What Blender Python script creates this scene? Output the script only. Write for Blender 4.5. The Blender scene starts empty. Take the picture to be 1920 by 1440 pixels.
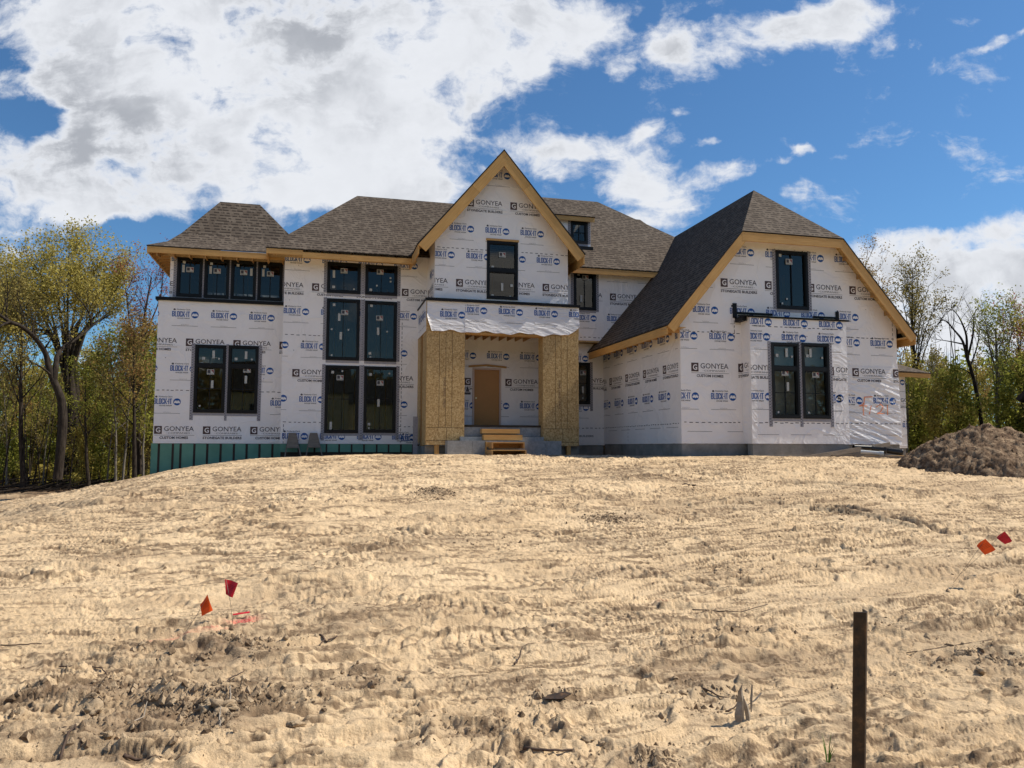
import bpy, math, random
import numpy as np
from mathutils import Vector, Matrix
from mathutils.geometry import tessellate_polygon
R = math.radians
sc = bpy.context.scene

# ------------------------------------------------------------------ camera
F = 1440.0; YAW, PITCH, ROLL = R(14.15), R(4.7), R(0.14); EYE = 1.6
_f = np.array([math.sin(YAW)*math.cos(PITCH), math.cos(YAW)*math.cos(PITCH), math.sin(PITCH)])
_r = np.array([math.cos(YAW), -math.sin(YAW), 0.0]); _u = np.cross(_r, _f)
_r, _u = _r*math.cos(ROLL)+_u*math.sin(ROLL), -_r*math.sin(ROLL)+_u*math.cos(ROLL)
_C = np.array([0, 0, EYE])
def at(px, py, Y=None, X=None, Z=None, D=None):
    """a point measured in the photograph, put at its true place on a known wall plane"""
    d = _f + _r*(px-960)/F - _u*(py-720)/F
    k = Y/d[1] if Y is not None else X/d[0] if X is not None else (Z-EYE)/d[2] if Z is not None else D/math.hypot(d[0], d[1])
    return _C + d*k
cam = bpy.data.cameras.new('camera'); cam.sensor_width = 36; cam.lens = 36*F/1920
cam.clip_start = 0.05; cam.clip_end = 3000
co = bpy.data.objects.new('camera', cam); sc.collection.objects.link(co)
M3 = Matrix(((_r[0], _u[0], -_f[0]), (_r[1], _u[1], -_f[1]), (_r[2], _u[2], -_f[2])))
co.matrix_world = Matrix.Translation((0, 0, EYE)) @ M3.to_4x4()
sc.camera = co

# ------------------------------------------------------------------ sun, exposure
SUN_EL, SUN_FRONT = R(49), R(4)      # sun stands to the right (+X), a little in front of the facade (-Y)
sd = Vector((math.cos(SUN_EL)*math.cos(SUN_FRONT), -math.cos(SUN_EL)*math.sin(SUN_FRONT), math.sin(SUN_EL)))
sl = bpy.data.lights.new('sun', 'SUN'); sl.energy = 5.0; sl.angle = R(0.5); sl.color = (1.0, 0.93, 0.80)
so = bpy.data.objects.new('sun', sl); so.rotation_euler = sd.to_track_quat('Z', 'Y').to_euler(); so.location = (30, -10, 40)
sc.collection.objects.link(so)
sc.view_settings.view_transform = 'Standard'; sc.view_settings.look = 'None'
sc.view_settings.exposure = 0.24; sc.view_settings.gamma = 1.0
sc.cycles.max_bounces = 8; sc.cycles.transparent_max_bounces = 12

# ------------------------------------------------------------------ node helper
class NT:
    def __init__(s, tree): s.t = tree; s.n = tree.nodes; s.l = tree.links; s.n.clear()
    def node(s, typ, inp=None, **kw):
        nd = s.n.new(typ)
        for k, v in kw.items(): setattr(nd, k, v)
        for k, v in (inp or {}).items():
            if isinstance(v, tuple) and len(v) == 2 and hasattr(v[0], 'outputs'): s.l.new(v[0].outputs[v[1]], nd.inputs[k])
            elif hasattr(v, 'outputs'): s.l.new(v.outputs[0], nd.inputs[k])
            else: nd.inputs[k].default_value = v
        return nd
    def math(s, op, a, b=0.0, clamp=False): return s.node('ShaderNodeMath', {0: a, 1: b}, operation=op, use_clamp=clamp)
    def ramp(s, fac, stops, interp='LINEAR'):
        nd = s.node('ShaderNodeValToRGB', {0: fac}); cr = nd.color_ramp; cr.interpolation = interp
        while len(cr.elements) < len(stops): cr.elements.new(0.5)
        for e, (p, c) in zip(cr.elements, stops):
            e.position = p; e.color = c if len(c) == 4 else (*c, 1)
        return nd
    def mix(s, fac, a, b, blend='MIX'):
        nd = s.n.new('ShaderNodeMix'); nd.data_type = 'RGBA'; nd.blend_type = blend
        for idx, v in ((0, fac), (6, a), (7, b)):
            if isinstance(v, tuple) and len(v) == 2 and hasattr(v[0], 'outputs'): s.l.new(v[0].outputs[v[1]], nd.inputs[idx])
            elif hasattr(v, 'outputs'): s.l.new(v.outputs[2 if v.bl_idname == 'ShaderNodeMix' else 0], nd.inputs[idx])
            else: nd.inputs[idx].default_value = v if idx == 0 or len(v) == 4 else (*v, 1)
        return nd
def mo(n): return (n, 2)             # colour output of a mix node

# ------------------------------------------------------------------ world: sky and clouds
W = bpy.data.worlds.new('World'); sc.world = W; W.use_nodes = True
t = NT(W.node_tree)
sky = t.node('ShaderNodeTexSky', sky_type='NISHITA', sun_disc=False, sun_elevation=SUN_EL,
             sun_rotation=math.atan2(sd.x, sd.y), altitude=200, air_density=1.0, dust_density=0.35, ozone_density=2.2)
skyc = t.mix(1.0, (sky, 0), (0.50, 0.78, 0.98), 'MULTIPLY')
tc = t.node('ShaderNodeTexCoord')
fwd = (math.sin(YAW), math.cos(YAW), 0); rgt = (math.cos(YAW), -math.sin(YAW), 0)
dn = t.node('ShaderNodeVectorMath', {0: (tc, 0), 1: fwd}, operation='DOT_PRODUCT')
dr = t.node('ShaderNodeVectorMath', {0: (tc, 0), 1: rgt}, operation='DOT_PRODUCT')
sx = t.node('ShaderNodeSeparateXYZ', {0: (tc, 0)})
den = t.math('MAXIMUM', t.math('ABSOLUTE', (dn, 1)), 0.22)
ca = t.math('DIVIDE', (dr, 1), den); cb = t.math('DIVIDE', (sx, 2), den)
P2 = t.node('ShaderNodeCombineXYZ', {0: ca, 1: cb, 2: 0.0})
warp = t.node('ShaderNodeTexNoise', {'Vector': P2, 'Scale': 4.0, 'Detail': 6.0, 'Roughness': 0.6})
wv = t.node('ShaderNodeVectorMath', {0: (warp, 1), 1: (0.5, 0.5, 0.5)}, operation='SUBTRACT')
wv = t.node('ShaderNodeVectorMath', {0: wv, 'Scale': 0.085}, operation='SCALE')
PW = t.node('ShaderNodeVectorMath', {0: P2, 1: wv}, operation='ADD')
def ab(px, py):
    d = _f + _r*(px-960)/F - _u*(py-720)/F
    n = d[0]*fwd[0]+d[1]*fwd[1]; return (d[0]*rgt[0]+d[1]*rgt[1])/n, d[2]/n
# x, y, half width, half height, tilt(deg, up to the right), weight
BL = [(420, 40, 620, 150, 0, 1.0), (330, 170, 420, 170, 4, 1.0), (620, 240, 330, 150, -18, 1.0), (240, 340, 360, 90, -8, .75),
      (560, 330, 330, 80, -10, .9), (860, 110, 320, 160, 20, .8), (700, 360, 230, 60, 0, .55), (90, 330, 200, 100, 0, .6), (300, 385, 230, 35, 0, .5), (90, 420, 240, 60, 0, .75), (280,20,300,80,0,.5),
      (80, 235, 75, 60, 0, -1.6), (235, 455, 150, 45, 15, -1.1), (30, 110, 60, 70, 0, -.5), (340, 365, 150, 22, 0, -.5),
      (1390, 75, 290, 60, 14, .72), (1560, 20, 130, 40, 10, .5), (1230, 85, 110, 50, 30, .4), (1060, 60, 130, 90, 20, .55), (1150, 310, 190, 60, -14, .7), (1215, 375, 110, 50, -10, .55),
      (1360, 325, 90, 24, 12, .5), (1060, 275, 110, 30, 0, .4), (1510, 275, 36, 18, 0, .62), (1450, 295, 34, 16, 0, .6), (1310, 268, 28, 14, 0, .5), (1205, 235, 34, 22, 20, .5), (1275, 207, 26, 14, 0, .45),
      (1400, 225, 30, 20, 30, .3), (1880, 85, 100, 12, 12, .5), (1595, 285, 34, 10, 0, .4), (1170, 420, 100, 24, 0, .5),
      (1740, 540, 230, 110, 0, 1.15), (1690, 470, 110, 55, 10, .9), (1880, 440, 110, 40, 12, .8), (1900, 520, 160, 90, 0, .9), (1840, 640, 260, 80, 0, .7),
      (1815, 487, 60, 12, 10, -.5), (100, 560, 260, 50, 0, -.3)]
acc = None
for (x, y, rx, ry, tl, wgt) in BL:
    a, b = ab(x, y)
    mp = t.node('ShaderNodeMapping', {'Vector': PW, 'Location': (a, b, 0), 'Rotation': (0, 0, R(tl)), 'Scale': (rx/F, ry/F, 1)}, vector_type='TEXTURE')
    ln = t.node('ShaderNodeVectorMath', {0: mp}, operation='LENGTH')
    mr = t.node('ShaderNodeMapRange', {0: (ln, 1), 1: 0.25, 2: 1.35, 3: wgt, 4: 0.0}, interpolation_type='SMOOTHSTEP')
    acc = mr if acc is None else t.math('ADD', acc, mr)
acc = t.math('MAXIMUM', t.math('MINIMUM', acc, 1.15), -0.6)
n1 = t.node('ShaderNodeTexNoise', {'Vector': PW, 'Scale': 7.5, 'Detail': 11.0, 'Roughness': 0.62, 'Distortion': 0.15})
mpn = t.node('ShaderNodeMapping', {'Vector': PW, 'Rotation': (0, 0, R(-18)), 'Scale': (9, 20, 1)})
n2 = t.node('ShaderNodeTexNoise', {'Vector': mpn, 'Scale': 1.0, 'Detail': 7.0, 'Roughness': 0.62, 'Distortion': 0.4})
nF = t.node('ShaderNodeTexNoise', {'Vector': PW, 'Scale': 26.0, 'Detail': 8.0, 'Roughness': 0.6})
nn = t.math('ADD', t.math('MULTIPLY', (n1, 0), 0.85), t.math('MULTIPLY', (n2, 0), 0.55))
nn = t.math('ADD', nn, t.math('MULTIPLY', (nF, 0), 0.27))
dens0 = t.math('ADD', acc, t.math('MULTIPLY', t.math('SUBTRACT', nn, 0.845), 3.7))
dens = t.node('ShaderNodeMapRange', {0: dens0, 1: 0.12, 2: 0.98, 3: 0.0, 4: 1.0}, interpolation_type='SMOOTHSTEP')
n3 = t.node('ShaderNodeTexNoise', {'Vector': PW, 'Scale': 4.2, 'Detail': 6.0, 'Roughness': 0.55})
thick = t.node('ShaderNodeMapRange', {0: dens0, 1: 0.7, 2: 1.5, 3: 0.0, 4: 1.0}, interpolation_type='SMOOTHSTEP')
n3r = t.node('ShaderNodeMapRange', {0: (n3, 0), 1: 0.41, 2: 0.64, 3: 0.08, 4: 1.0}, interpolation_type='SMOOTHSTEP')
shade = t.math('MULTIPLY', thick, n3r)
cl = t.mix(shade, (7.0, 7.2, 7.6), (3.6, 3.8, 4.2))
fin = t.mix(dens, mo(skyc), mo(cl))
bg = t.node('ShaderNodeBackground', {'Color': mo(fin), 'Strength': 0.10})
t.node('ShaderNodeOutputWorld', {0: bg})

# ------------------------------------------------------------------ materials
MT = {}
def newmat(name):
    m = bpy.data.materials.new(name); m.use_nodes = True; MT[name] = m
    return m, NT(m.node_tree)
def finish(t, color, rough=0.7, bump=None, bstr=0.3, bdist=0.02, spec=0.3, metal=0.0, **kw):
    inp = {'Base Color': color, 'Roughness': rough, 'Specular IOR Level': spec, 'Metallic': metal}
    if bump is not None:
        inp['Normal'] = t.node('ShaderNodeBump', {'Strength': bstr, 'Distance': bdist, 'Height': bump})
    inp.update(kw)
    b = t.node('ShaderNodeBsdfPrincipled', inp); t.node('ShaderNodeOutputMaterial', {0: b}); return b
def C4(c): return (*c, 1)
def simple(name, col, rough=0.6, spec=0.3, var=0.12, scale=8.0, metal=0.0, bstr=0.0):
    m, t = newmat(name)
    g = t.node('ShaderNodeNewGeometry')
    n = t.node('ShaderNodeTexNoise', {'Vector': (g, 0), 'Scale': scale, 'Detail': 5.0, 'Roughness': 0.6})
    c = t.ramp((n, 0), [(0.3, tuple(x*(1-var) for x in col)), (0.7, tuple(min(1, x*(1+var)) for x in col))])
    finish(t, (c, 0), rough, (n, 0) if bstr else None, bstr, 0.01, spec, metal); return m
# house wrap film: soft white sheet, faint wrinkles, nail caps
def wrapmat(name, col, fold, rough, dots=True, cs=(1, 1)):
    m, t = newmat(name)
    uv = t.node('ShaderNodeUVMap')
    n = t.node('ShaderNodeTexNoise', {'Vector': uv, 'Scale': 1.1, 'Detail': 5.0, 'Roughness': 0.6})
    c = t.ramp((n, 0), [(0.25, (col[0]*.9, col[1]*.9, col[2]*.91)), (0.75, col)])
    col_out = (c, 0)
    if dots:
        v = t.node('ShaderNodeTexVoronoi', {'Vector': uv, 'Scale': 1.9, 'Randomness': 0.85})
        d = t.node('ShaderNodeMapRange', {0: (v, 0), 1: 0.022, 2: 0.04, 3: 0.75, 4: 0.0})
        mx = t.mix(d, (c, 0), (0.10, 0.09, 0.09)); col_out = mo(mx)
    mp = t.node('ShaderNodeMapping', {'Vector': uv, 'Scale': (cs[0], cs[1], 1), 'Rotation': (0, 0, R(24))})
    w1 = t.node('ShaderNodeTexNoise', {'Vector': mp, 'Scale': 1.2, 'Detail': 3.0, 'Roughness': 0.5, 'Distortion': 0.9})
    rg = t.math('ABSOLUTE', t.math('SUBTRACT', (w1, 0), 0.5))
    rg = t.math('POWER', t.math('SUBTRACT', 1.0, t.math('MULTIPLY', rg, 3.0), True), 6.0)
    w2 = t.node('ShaderNodeTexNoise', {'Vector': uv, 'Scale': 5.0, 'Detail': 4.0, 'Roughness': 0.6, 'Distortion': 1.5})
    h = t.math('ADD', t.math('MULTIPLY', rg, 1.0), t.math('MULTIPLY', (w2, 0), 0.5))
    finish(t, col_out, rough, h, fold, 0.03, 0.45); return m
wrapmat('house_wrap', (0.84, 0.805, 0.80), 0.40, 0.42)
wrapmat('loose_wrap', (0.80, 0.77, 0.77), 0.35, 0.3, False, (1.0, 3.2))
simple('blue_ink', (0.008, 0.08, 0.31), 0.5, var=.08)
simple('brown_ink', (0.075, 0.045, 0.045), 0.5, var=.08)
simple('grey_ink', (0.075, 0.068, 0.08), 0.5, var=.08)
simple('orange_paint', (0.78, 0.27, 0.13), 0.6, var=.1)
simple('flashing_tape', (0.30, 0.29, 0.32), 0.6, var=.15, scale=18)
simple('black_membrane', (0.006, 0.006, 0.007), 0.5, 0.2, bstr=.3)
simple('black_frame', (0.007, 0.007, 0.008), 0.45, 0.22, var=.05)
simple('white_sticker', (0.42, 0.42, 0.40), 0.5, var=.05)
simple('red_sticker', (0.22, 0.05, 0.05), 0.5, var=.05)
simple('dark_sticker', (0.05, 0.045, 0.055), 0.5, var=.05)
simple('door_brown', (0.40, 0.19, 0.05), 0.45, 0.4, var=.05, scale=3)
simple('door_jamb', (0.55, 0.43, 0.38), 0.6, var=.06)
simple('brass', (0.6, 0.5, 0.3), 0.3, metal=1.0)
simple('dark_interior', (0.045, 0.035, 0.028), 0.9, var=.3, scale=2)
simple('white_plastic', (0.62, 0.63, 0.62), 0.35, 0.5, var=.05)
simple('black_plastic', (0.010, 0.010, 0.011), 0.35, 0.5, var=.1)
simple('red_flag_film', (0.52, 0.012, 0.03), 0.4, var=.06)
simple('orange_flag_film', (0.85, 0.10, 0.012), 0.4, var=.06)
simple('wire', (0.16, 0.15, 0.13), 0.5, metal=.5)
simple('cream_siding', (0.72, 0.64, 0.45), 0.7, var=.05)
simple('dark_roof', (0.02, 0.018, 0.018), 0.8, var=.2)
simple('dead_wood', (0.30, 0.25, 0.195), 0.8, var=.3, scale=25, bstr=.5)
simple('twig_brown', (0.085, 0.055, 0.04), 0.85, var=.3, scale=30)
simple('grass_green', (0.09, 0.20, 0.02), 0.6, var=.2)
def woodmat(name, c1, c2, sc_=(1.2, 14), knots=True):
    m, t = newmat(name)
    uv = t.node('ShaderNodeUVMap')
    mp = t.node('ShaderNodeMapping', {'Vector': uv, 'Scale': (sc_[0], sc_[1], 1)})
    n = t.node('ShaderNodeTexNoise', {'Vector': mp, 'Scale': 2.0, 'Detail': 5.0, 'Roughness': 0.6, 'Distortion': 0.6})
    c = t.ramp((n, 0), [(0.28, c1), (0.72, c2)])
    out = (c, 0)
    if knots:
        v = t.node('ShaderNodeTexVoronoi', {'Vector': uv, 'Scale': 1.7})
        d = t.node('ShaderNodeMapRange', {0: (v, 0), 1: 0.018, 2: 0.05, 3: 0.85, 4: 0.0})
        out = mo(t.mix(d, out, (0.10, 0.045, 0.015)))
    n2 = t.node('ShaderNodeTexNoise', {'Vector': uv, 'Scale': 0.7, 'Detail': 2.0})
    out = mo(t.mix(t.node('ShaderNodeMapRange', {0: (n2, 0), 1: .4, 2: .65, 3: 0., 4: .35}), out, tuple(x*.72 for x in c1)))
    finish(t, out, 0.6, (n, 0), 0.15, 0.005, 0.3); return m
woodmat('pine_board', (0.46, 0.245, 0.075), (0.62, 0.37, 0.135))
woodmat('rafter_pine', (0.36, 0.19, 0.07), (0.5, 0.30, 0.12))
woodmat('grey_board', (0.13, 0.105, 0.08), (0.25, 0.20, 0.155))
m, t = newmat('osb')
uv = t.node('ShaderNodeUVMap')
mp = t.node('ShaderNodeMapping', {'Vector': uv, 'Scale': (2.2, 1, 1), 'Rotation': (0, 0, .35)})
v1 = t.node('ShaderNodeTexVoronoi', {'Vector': mp, 'Scale': 17.0, 'Randomness': 1.0})
mp2 = t.node('ShaderNodeMapping', {'Vector': uv, 'Scale': (1, 1.9, 1), 'Rotation': (0, 0, -.9)})
v2 = t.node('ShaderNodeTexVoronoi', {'Vector': mp2, 'Scale': 21.0, 'Randomness': 1.0})
s1 = t.node('ShaderNodeSeparateColor', {0: (v1, 1)}); s2 = t.node('ShaderNodeSeparateColor', {0: (v2, 1)})
fl = t.math('ADD', t.math('MULTIPLY', (s1, 0), .5), t.math('MULTIPLY', (s2, 0), .5))
c = t.ramp(fl, [(0.10, (0.27, 0.16, 0.06)), (0.4, (0.42, 0.27, 0.11)), (0.65, (0.50, 0.335, 0.145)), (0.95, (0.62, 0.45, 0.23))])
finish(t, (c, 0), 0.6, fl, 0.15, 0.004, 0.35)
# asphalt shingles: courses of tabs in three tones with a shadow line under each course
m, t = newmat('shingles')
uv = t.node('ShaderNodeUVMap')
br = t.node('ShaderNodeTexBrick', {'Vector': uv, 'Color1': (0.0, 0, 0, 1), 'Color2': (1, 1, 1, 1), 'Mortar': (0.5, .5, .5, 1), 'Scale': 1.0, 'Mortar Size': 0.0, 'Brick Width': 0.30, 'Row Height': 0.145, 'Bias': 0.0})
br.offset = 0.37; br.squash = 0.72; br.squash_frequency = 3
sep = t.node('ShaderNodeSeparateXYZ', {0: uv})
row = t.math('FRACT', t.math('DIVIDE', (sep, 1), 0.145))
un = t.math('ADD', t.math('MULTIPLY', (sep, 0), 1.0), t.math('MULTIPLY', t.math('FLOOR', t.math('DIVIDE', (sep, 1), 0.145)), 3.71))
tn = t.node('ShaderNodeTexNoise', {'W': un, 'Scale': 6.0, 'Detail': 1.0}, noise_dimensions='1D')
tab = t.ramp((tn, 0), [(0.44, (0, 0, 0)), (0.50, (1, 1, 1))])
gr = t.node('ShaderNodeTexNoise', {'Vector': uv, 'Scale': 60.0, 'Detail': 3.0, 'Roughness': .7})
big = t.node('ShaderNodeTexNoise', {'Vector': uv, 'Scale': 0.6, 'Detail': 3.0})
tone = t.math('ADD', t.math('MULTIPLY', (br, 0), .38), t.math('MULTIPLY', (gr, 0), .44))
c = t.ramp(tone, [(0.12, (0.070, 0.052, 0.040)), (0.45, (0.118, 0.092, 0.072)), (0.85, (0.18, 0.145, 0.115))])
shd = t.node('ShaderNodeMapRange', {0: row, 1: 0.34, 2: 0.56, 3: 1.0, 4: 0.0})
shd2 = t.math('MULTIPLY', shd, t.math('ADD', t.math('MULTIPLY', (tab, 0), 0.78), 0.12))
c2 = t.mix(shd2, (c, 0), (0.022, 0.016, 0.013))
c3 = t.mix(t.math('MULTIPLY', (big, 0), .12), mo(c2), (0.20, 0.175, 0.15))
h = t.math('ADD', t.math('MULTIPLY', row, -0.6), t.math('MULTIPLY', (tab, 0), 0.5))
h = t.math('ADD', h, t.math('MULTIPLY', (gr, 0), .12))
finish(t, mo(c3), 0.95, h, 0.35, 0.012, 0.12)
m, t = newmat('concrete')
g = t.node('ShaderNodeNewGeometry')
n = t.node('ShaderNodeTexNoise', {'Vector': (g, 0), 'Scale': 2.2, 'Detail': 8.0, 'Roughness': 0.65})
c = t.ramp((n, 0), [(0.3, (0.15, 0.145, 0.135)), (0.6, (0.25, 0.24, 0.225)), (0.8, (0.33, 0.32, 0.30))])
n2 = t.node('ShaderNodeTexNoise', {'Vector': (g, 0), 'Scale': 30.0, 'Detail': 4.0})
finish(t, (c, 0), 0.9, (n2, 0), 0.35, 0.01, 0.2)
m, t = newmat('block')
g = t.node('ShaderNodeNewGeometry')
n = t.node('ShaderNodeTexNoise', {'Vector': (g, 0), 'Scale': 9.0, 'Detail': 8.0, 'Roughness': 0.7})
c = t.ramp((n, 0), [(0.3, (0.20, 0.205, 0.21)), (0.7, (0.34, 0.345, 0.35))])
finish(t, (c, 0), 0.95, (n, 0), 0.4, 0.01, 0.15)
m, t = newmat('green_foam')
g = t.node('ShaderNodeNewGeometry')
n = t.node('ShaderNodeTexNoise', {'Vector': (g, 0), 'Scale': 1.6, 'Detail': 5.0})
c = t.ramp((n, 0), [(0.3, (0.085, 0.21, 0.155)), (0.7, (0.13, 0.30, 0.225))])
finish(t, (c, 0), 0.55, None)
# window pane
m, t = newmat('window_glass')
fr = t.node('ShaderNodeFresnel', {'IOR': 1.46})
lw = t.math('ADD', t.math('MULTIPLY', fr, 1.0), 0.06, True)
g = t.node('ShaderNodeNewGeometry')
nz = t.node('ShaderNodeTexNoise', {'Vector': (g, 0), 'Scale': 0.9, 'Detail': 1.0})
bp = t.node('ShaderNodeBump', {'Strength': 0.03, 'Distance': 0.05, 'Height': (nz, 0)})
gl = t.node('ShaderNodeBsdfGlossy', {'Color': (0.60, 0.56, 0.49, 1), 'Roughness': 0.015, 'Normal': bp})
tr = t.node('ShaderNodeBsdfTransparent', {'Color': (0.50, 0.56, 0.56, 1)})
ms = t.node('ShaderNodeMixShader', {0: lw, 1: tr, 2: gl}); t.node('ShaderNodeOutputMaterial', {0: ms})
# bark and leaves
def barkmat(name, a, b):
    m, t = newmat(name)
    g = t.node('ShaderNodeTexCoord')
    mp = t.node('ShaderNodeMapping', {'Vector': (g, 3), 'Scale': (6, 6, 1.2)})
    n = t.node('ShaderNodeTexNoise', {'Vector': mp, 'Scale': 1.6, 'Detail': 6.0, 'Roughness': .7})
    c = t.ramp((n, 0), [(0.35, a), (0.68, b)])
    finish(t, (c, 0), 0.95, (n, 0), 0.6, 0.03, 0.1)
barkmat('bark', (0.016, 0.012, 0.010), (0.068, 0.054, 0.043))
barkmat('pale_bark', (0.10, 0.088, 0.072), (0.25, 0.22, 0.185))
def leafmat(name, cols, tr=0.35):
    m, t = newmat(name)
    g = t.node('ShaderNodeNewGeometry')
    oi = t.node('ShaderNodeObjectInfo')
    rnd = t.math('FRACT', t.math('ADD', (g, 8), t.math('MULTIPLY', (oi, 5), 0.3)))
    tcn = t.node('ShaderNodeTexCoord')
    n = t.node('ShaderNodeTexNoise', {'Vector': (tcn, 3), 'Scale': 0.55, 'Detail': 2.0})
    f = t.math('ADD', t.math('MULTIPLY', rnd, .55), t.math('MULTIPLY', (n, 0), .5))
    st = [(0.2+0.65*i/(len(cols)-1), c) for i, c in enumerate(cols)]
    c = t.ramp(f, st)
    d = t.node('ShaderNodeBsdfDiffuse', {'Color': (c, 0)}); tl = t.node('ShaderNodeBsdfTranslucent', {'Color': (c, 0)})
    ms = t.node('ShaderNodeMixShader', {0: tr, 1: d, 2: tl}); t.node('ShaderNodeOutputMaterial', {0: ms})
leafmat('leaf_yellow', [(0.26, 0.20, 0.05), (0.44, 0.36, 0.09), (0.60, 0.51, 0.16)], .45)
leafmat('leaf_green', [(0.15, 0.155, 0.03), (0.28, 0.285, 0.055), (0.43, 0.43, 0.10)], .45)
leafmat('leaf_olive', [(0.16, 0.12, 0.045), (0.27, 0.215, 0.07), (0.40, 0.33, 0.11)], .4)
leafmat('leaf_red', [(0.22, 0.06, 0.05), (0.38, 0.11, 0.10), (0.38, 0.22, 0.10)], .4)
leafmat('leaf_bronze', [(0.20, 0.11, 0.045), (0.34, 0.21, 0.075), (0.38, 0.31, 0.11)], .4)
# sand and soil
m, t = newmat('sand_ground')
g = t.node('ShaderNodeNewGeometry')
def attr(nm): return (t.node('ShaderNodeAttribute', attribute_name=nm), 2)
nA = t.node('ShaderNodeTexNoise', {'Vector': (g, 0), 'Scale': 0.7, 'Detail': 8.0, 'Roughness': 0.62})
nB = t.node('ShaderNodeTexNoise', {'Vector': (g, 0), 'Scale': 9.0, 'Detail': 8.0, 'Roughness': 0.7})
nC = t.node('ShaderNodeTexNoise', {'Vector': (g, 0), 'Scale': 70.0, 'Detail': 5.0, 'Roughness': 0.75})
sand = t.ramp((nA, 0), [(0.3, (0.54, 0.385, 0.23)), (0.5, (0.665, 0.485, 0.295)), (0.72, (0.72, 0.54, 0.34))])
nD = t.node('ShaderNodeTexNoise', {'Vector': (g, 0), 'Scale': 2.6, 'Detail': 9.0, 'Roughness': 0.68, 'Distortion': 0.6})
nE = t.node('ShaderNodeTexNoise', {'Vector': (g, 0), 'Scale': 0.45, 'Detail': 3.0})
sand = t.mix(t.node('ShaderNodeMapRange', {0: (nB, 0), 1: .52, 2: .66, 3: 0., 4: .28}), (sand, 0), (0.46, 0.335, 0.215))
mot = t.math('MULTIPLY', t.node('ShaderNodeMapRange', {0: (nD, 0), 1: .54, 2: .60, 3: 0., 4: .38}), t.node('ShaderNodeMapRange', {0: (nE, 0), 1: .36, 2: .60, 3: .3, 4: 1.}))
sand = t.mix(mot, mo(sand), (0.36, 0.255, 0.165))
sand = t.mix(t.node('ShaderNodeMapRange', {0: (nC, 0), 1: .56, 2: .66, 3: 0., 4: .6}), mo(sand), (0.27, 0.19, 0.12))
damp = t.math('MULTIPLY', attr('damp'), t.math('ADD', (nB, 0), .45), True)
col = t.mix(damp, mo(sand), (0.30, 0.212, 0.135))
dsh = t.math('MULTIPLY', attr('dash_shade'), t.math('ADD', t.math('MULTIPLY', (nB, 0), 1.2), .2), True)
col = t.mix(dsh, mo(col), (0.14, 0.09, 0.055))  # shade of small relief mixed into the sand colour
lit = t.ramp((nB, 0), [(.35, (0.07, 0.045, 0.03)), (.55, (0.17, 0.11, 0.07)), (.7, (0.30, 0.22, 0.15))])
col = t.mix(attr('litter'), mo(col), (lit, 0))
grs = t.ramp((nB, 0), [(.35, (0.10, 0.16, 0.03)), (.6, (0.24, 0.30, 0.06)), (.75, (0.42, 0.42, 0.16))])
col = t.mix(attr('grass'), mo(col), (grs, 0))
gry = t.ramp((nC, 0), [(.35, (0.20, 0.19, 0.19)), (.65, (0.36, 0.34, 0.32))])
col = t.mix(attr('grey_patch'), mo(col), (gry, 0))
pm = t.math('MULTIPLY', attr('paint'), t.node('ShaderNodeMapRange', {0: (nC, 0), 1: .38, 2: .58, 3: 0., 4: 1.}), True)
col = t.mix(pm, mo(col), (0.72, 0.03, 0.06))
vor = t.node('ShaderNodeTexVoronoi', {'Vector': (g, 0), 'Scale': 38.0})
peb = t.node('ShaderNodeMapRange', {0: (vor, 0), 1: 0.05, 2: 0.32, 3: 1.0, 4: 0.0})
h = t.math('ADD', t.math('MULTIPLY', (nC, 0), .55), t.math('MULTIPLY', (nB, 0), 1.3))
h = t.math('ADD', h, t.math('MULTIPLY', peb, 0.22))
finish(t, mo(col), 0.97, h, 1.0, 0.015, 0.1)
m, t = newmat('soil_clod')
g = t.node('ShaderNodeNewGeometry')
n = t.node('ShaderNodeTexNoise', {'Vector': (g, 0), 'Scale': 45.0, 'Detail': 6.0, 'Roughness': .7})
rr = t.math('ADD', t.math('MULTIPLY', (n, 0), .6), t.math('MULTIPLY', (g, 8), .4))
c = t.ramp(rr, [(0.3, (0.13, 0.088, 0.055)), (0.5, (0.26, 0.185, 0.118)), (0.7, (0.44, 0.33, 0.215))])
finish(t, (c, 0), 0.97, (n, 0), 0.8, 0.012, 0.1)
m, t = newmat('pile_soil')
g = t.node('ShaderNodeNewGeometry')
n = t.node('ShaderNodeTexNoise', {'Vector': (g, 0), 'Scale': 6.0, 'Detail': 9.0, 'Roughness': .75})
c = t.ramp((n, 0), [(0.36, (0.075, 0.045, 0.029)), (0.50, (0.20, 0.132, 0.083)), (0.66, (0.45, 0.325, 0.21))])
finish(t, (c, 0), 0.97, (n, 0), 1.0, 0.06, 0.1)
m, t = newmat('rusty_steel')
g = t.node('ShaderNodeNewGeometry')
n = t.node('ShaderNodeTexNoise', {'Vector': (g, 0), 'Scale': 26.0, 'Detail': 7.0, 'Roughness': .65})
c = t.ramp((n, 0), [(0.35, (0.018, 0.012, 0.009)), (0.55, (0.05, 0.028, 0.014)), (0.72, (0.14, 0.07, 0.03))])
finish(t, (c, 0), 0.6, (n, 0), 0.4, 0.003, 0.4)

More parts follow.
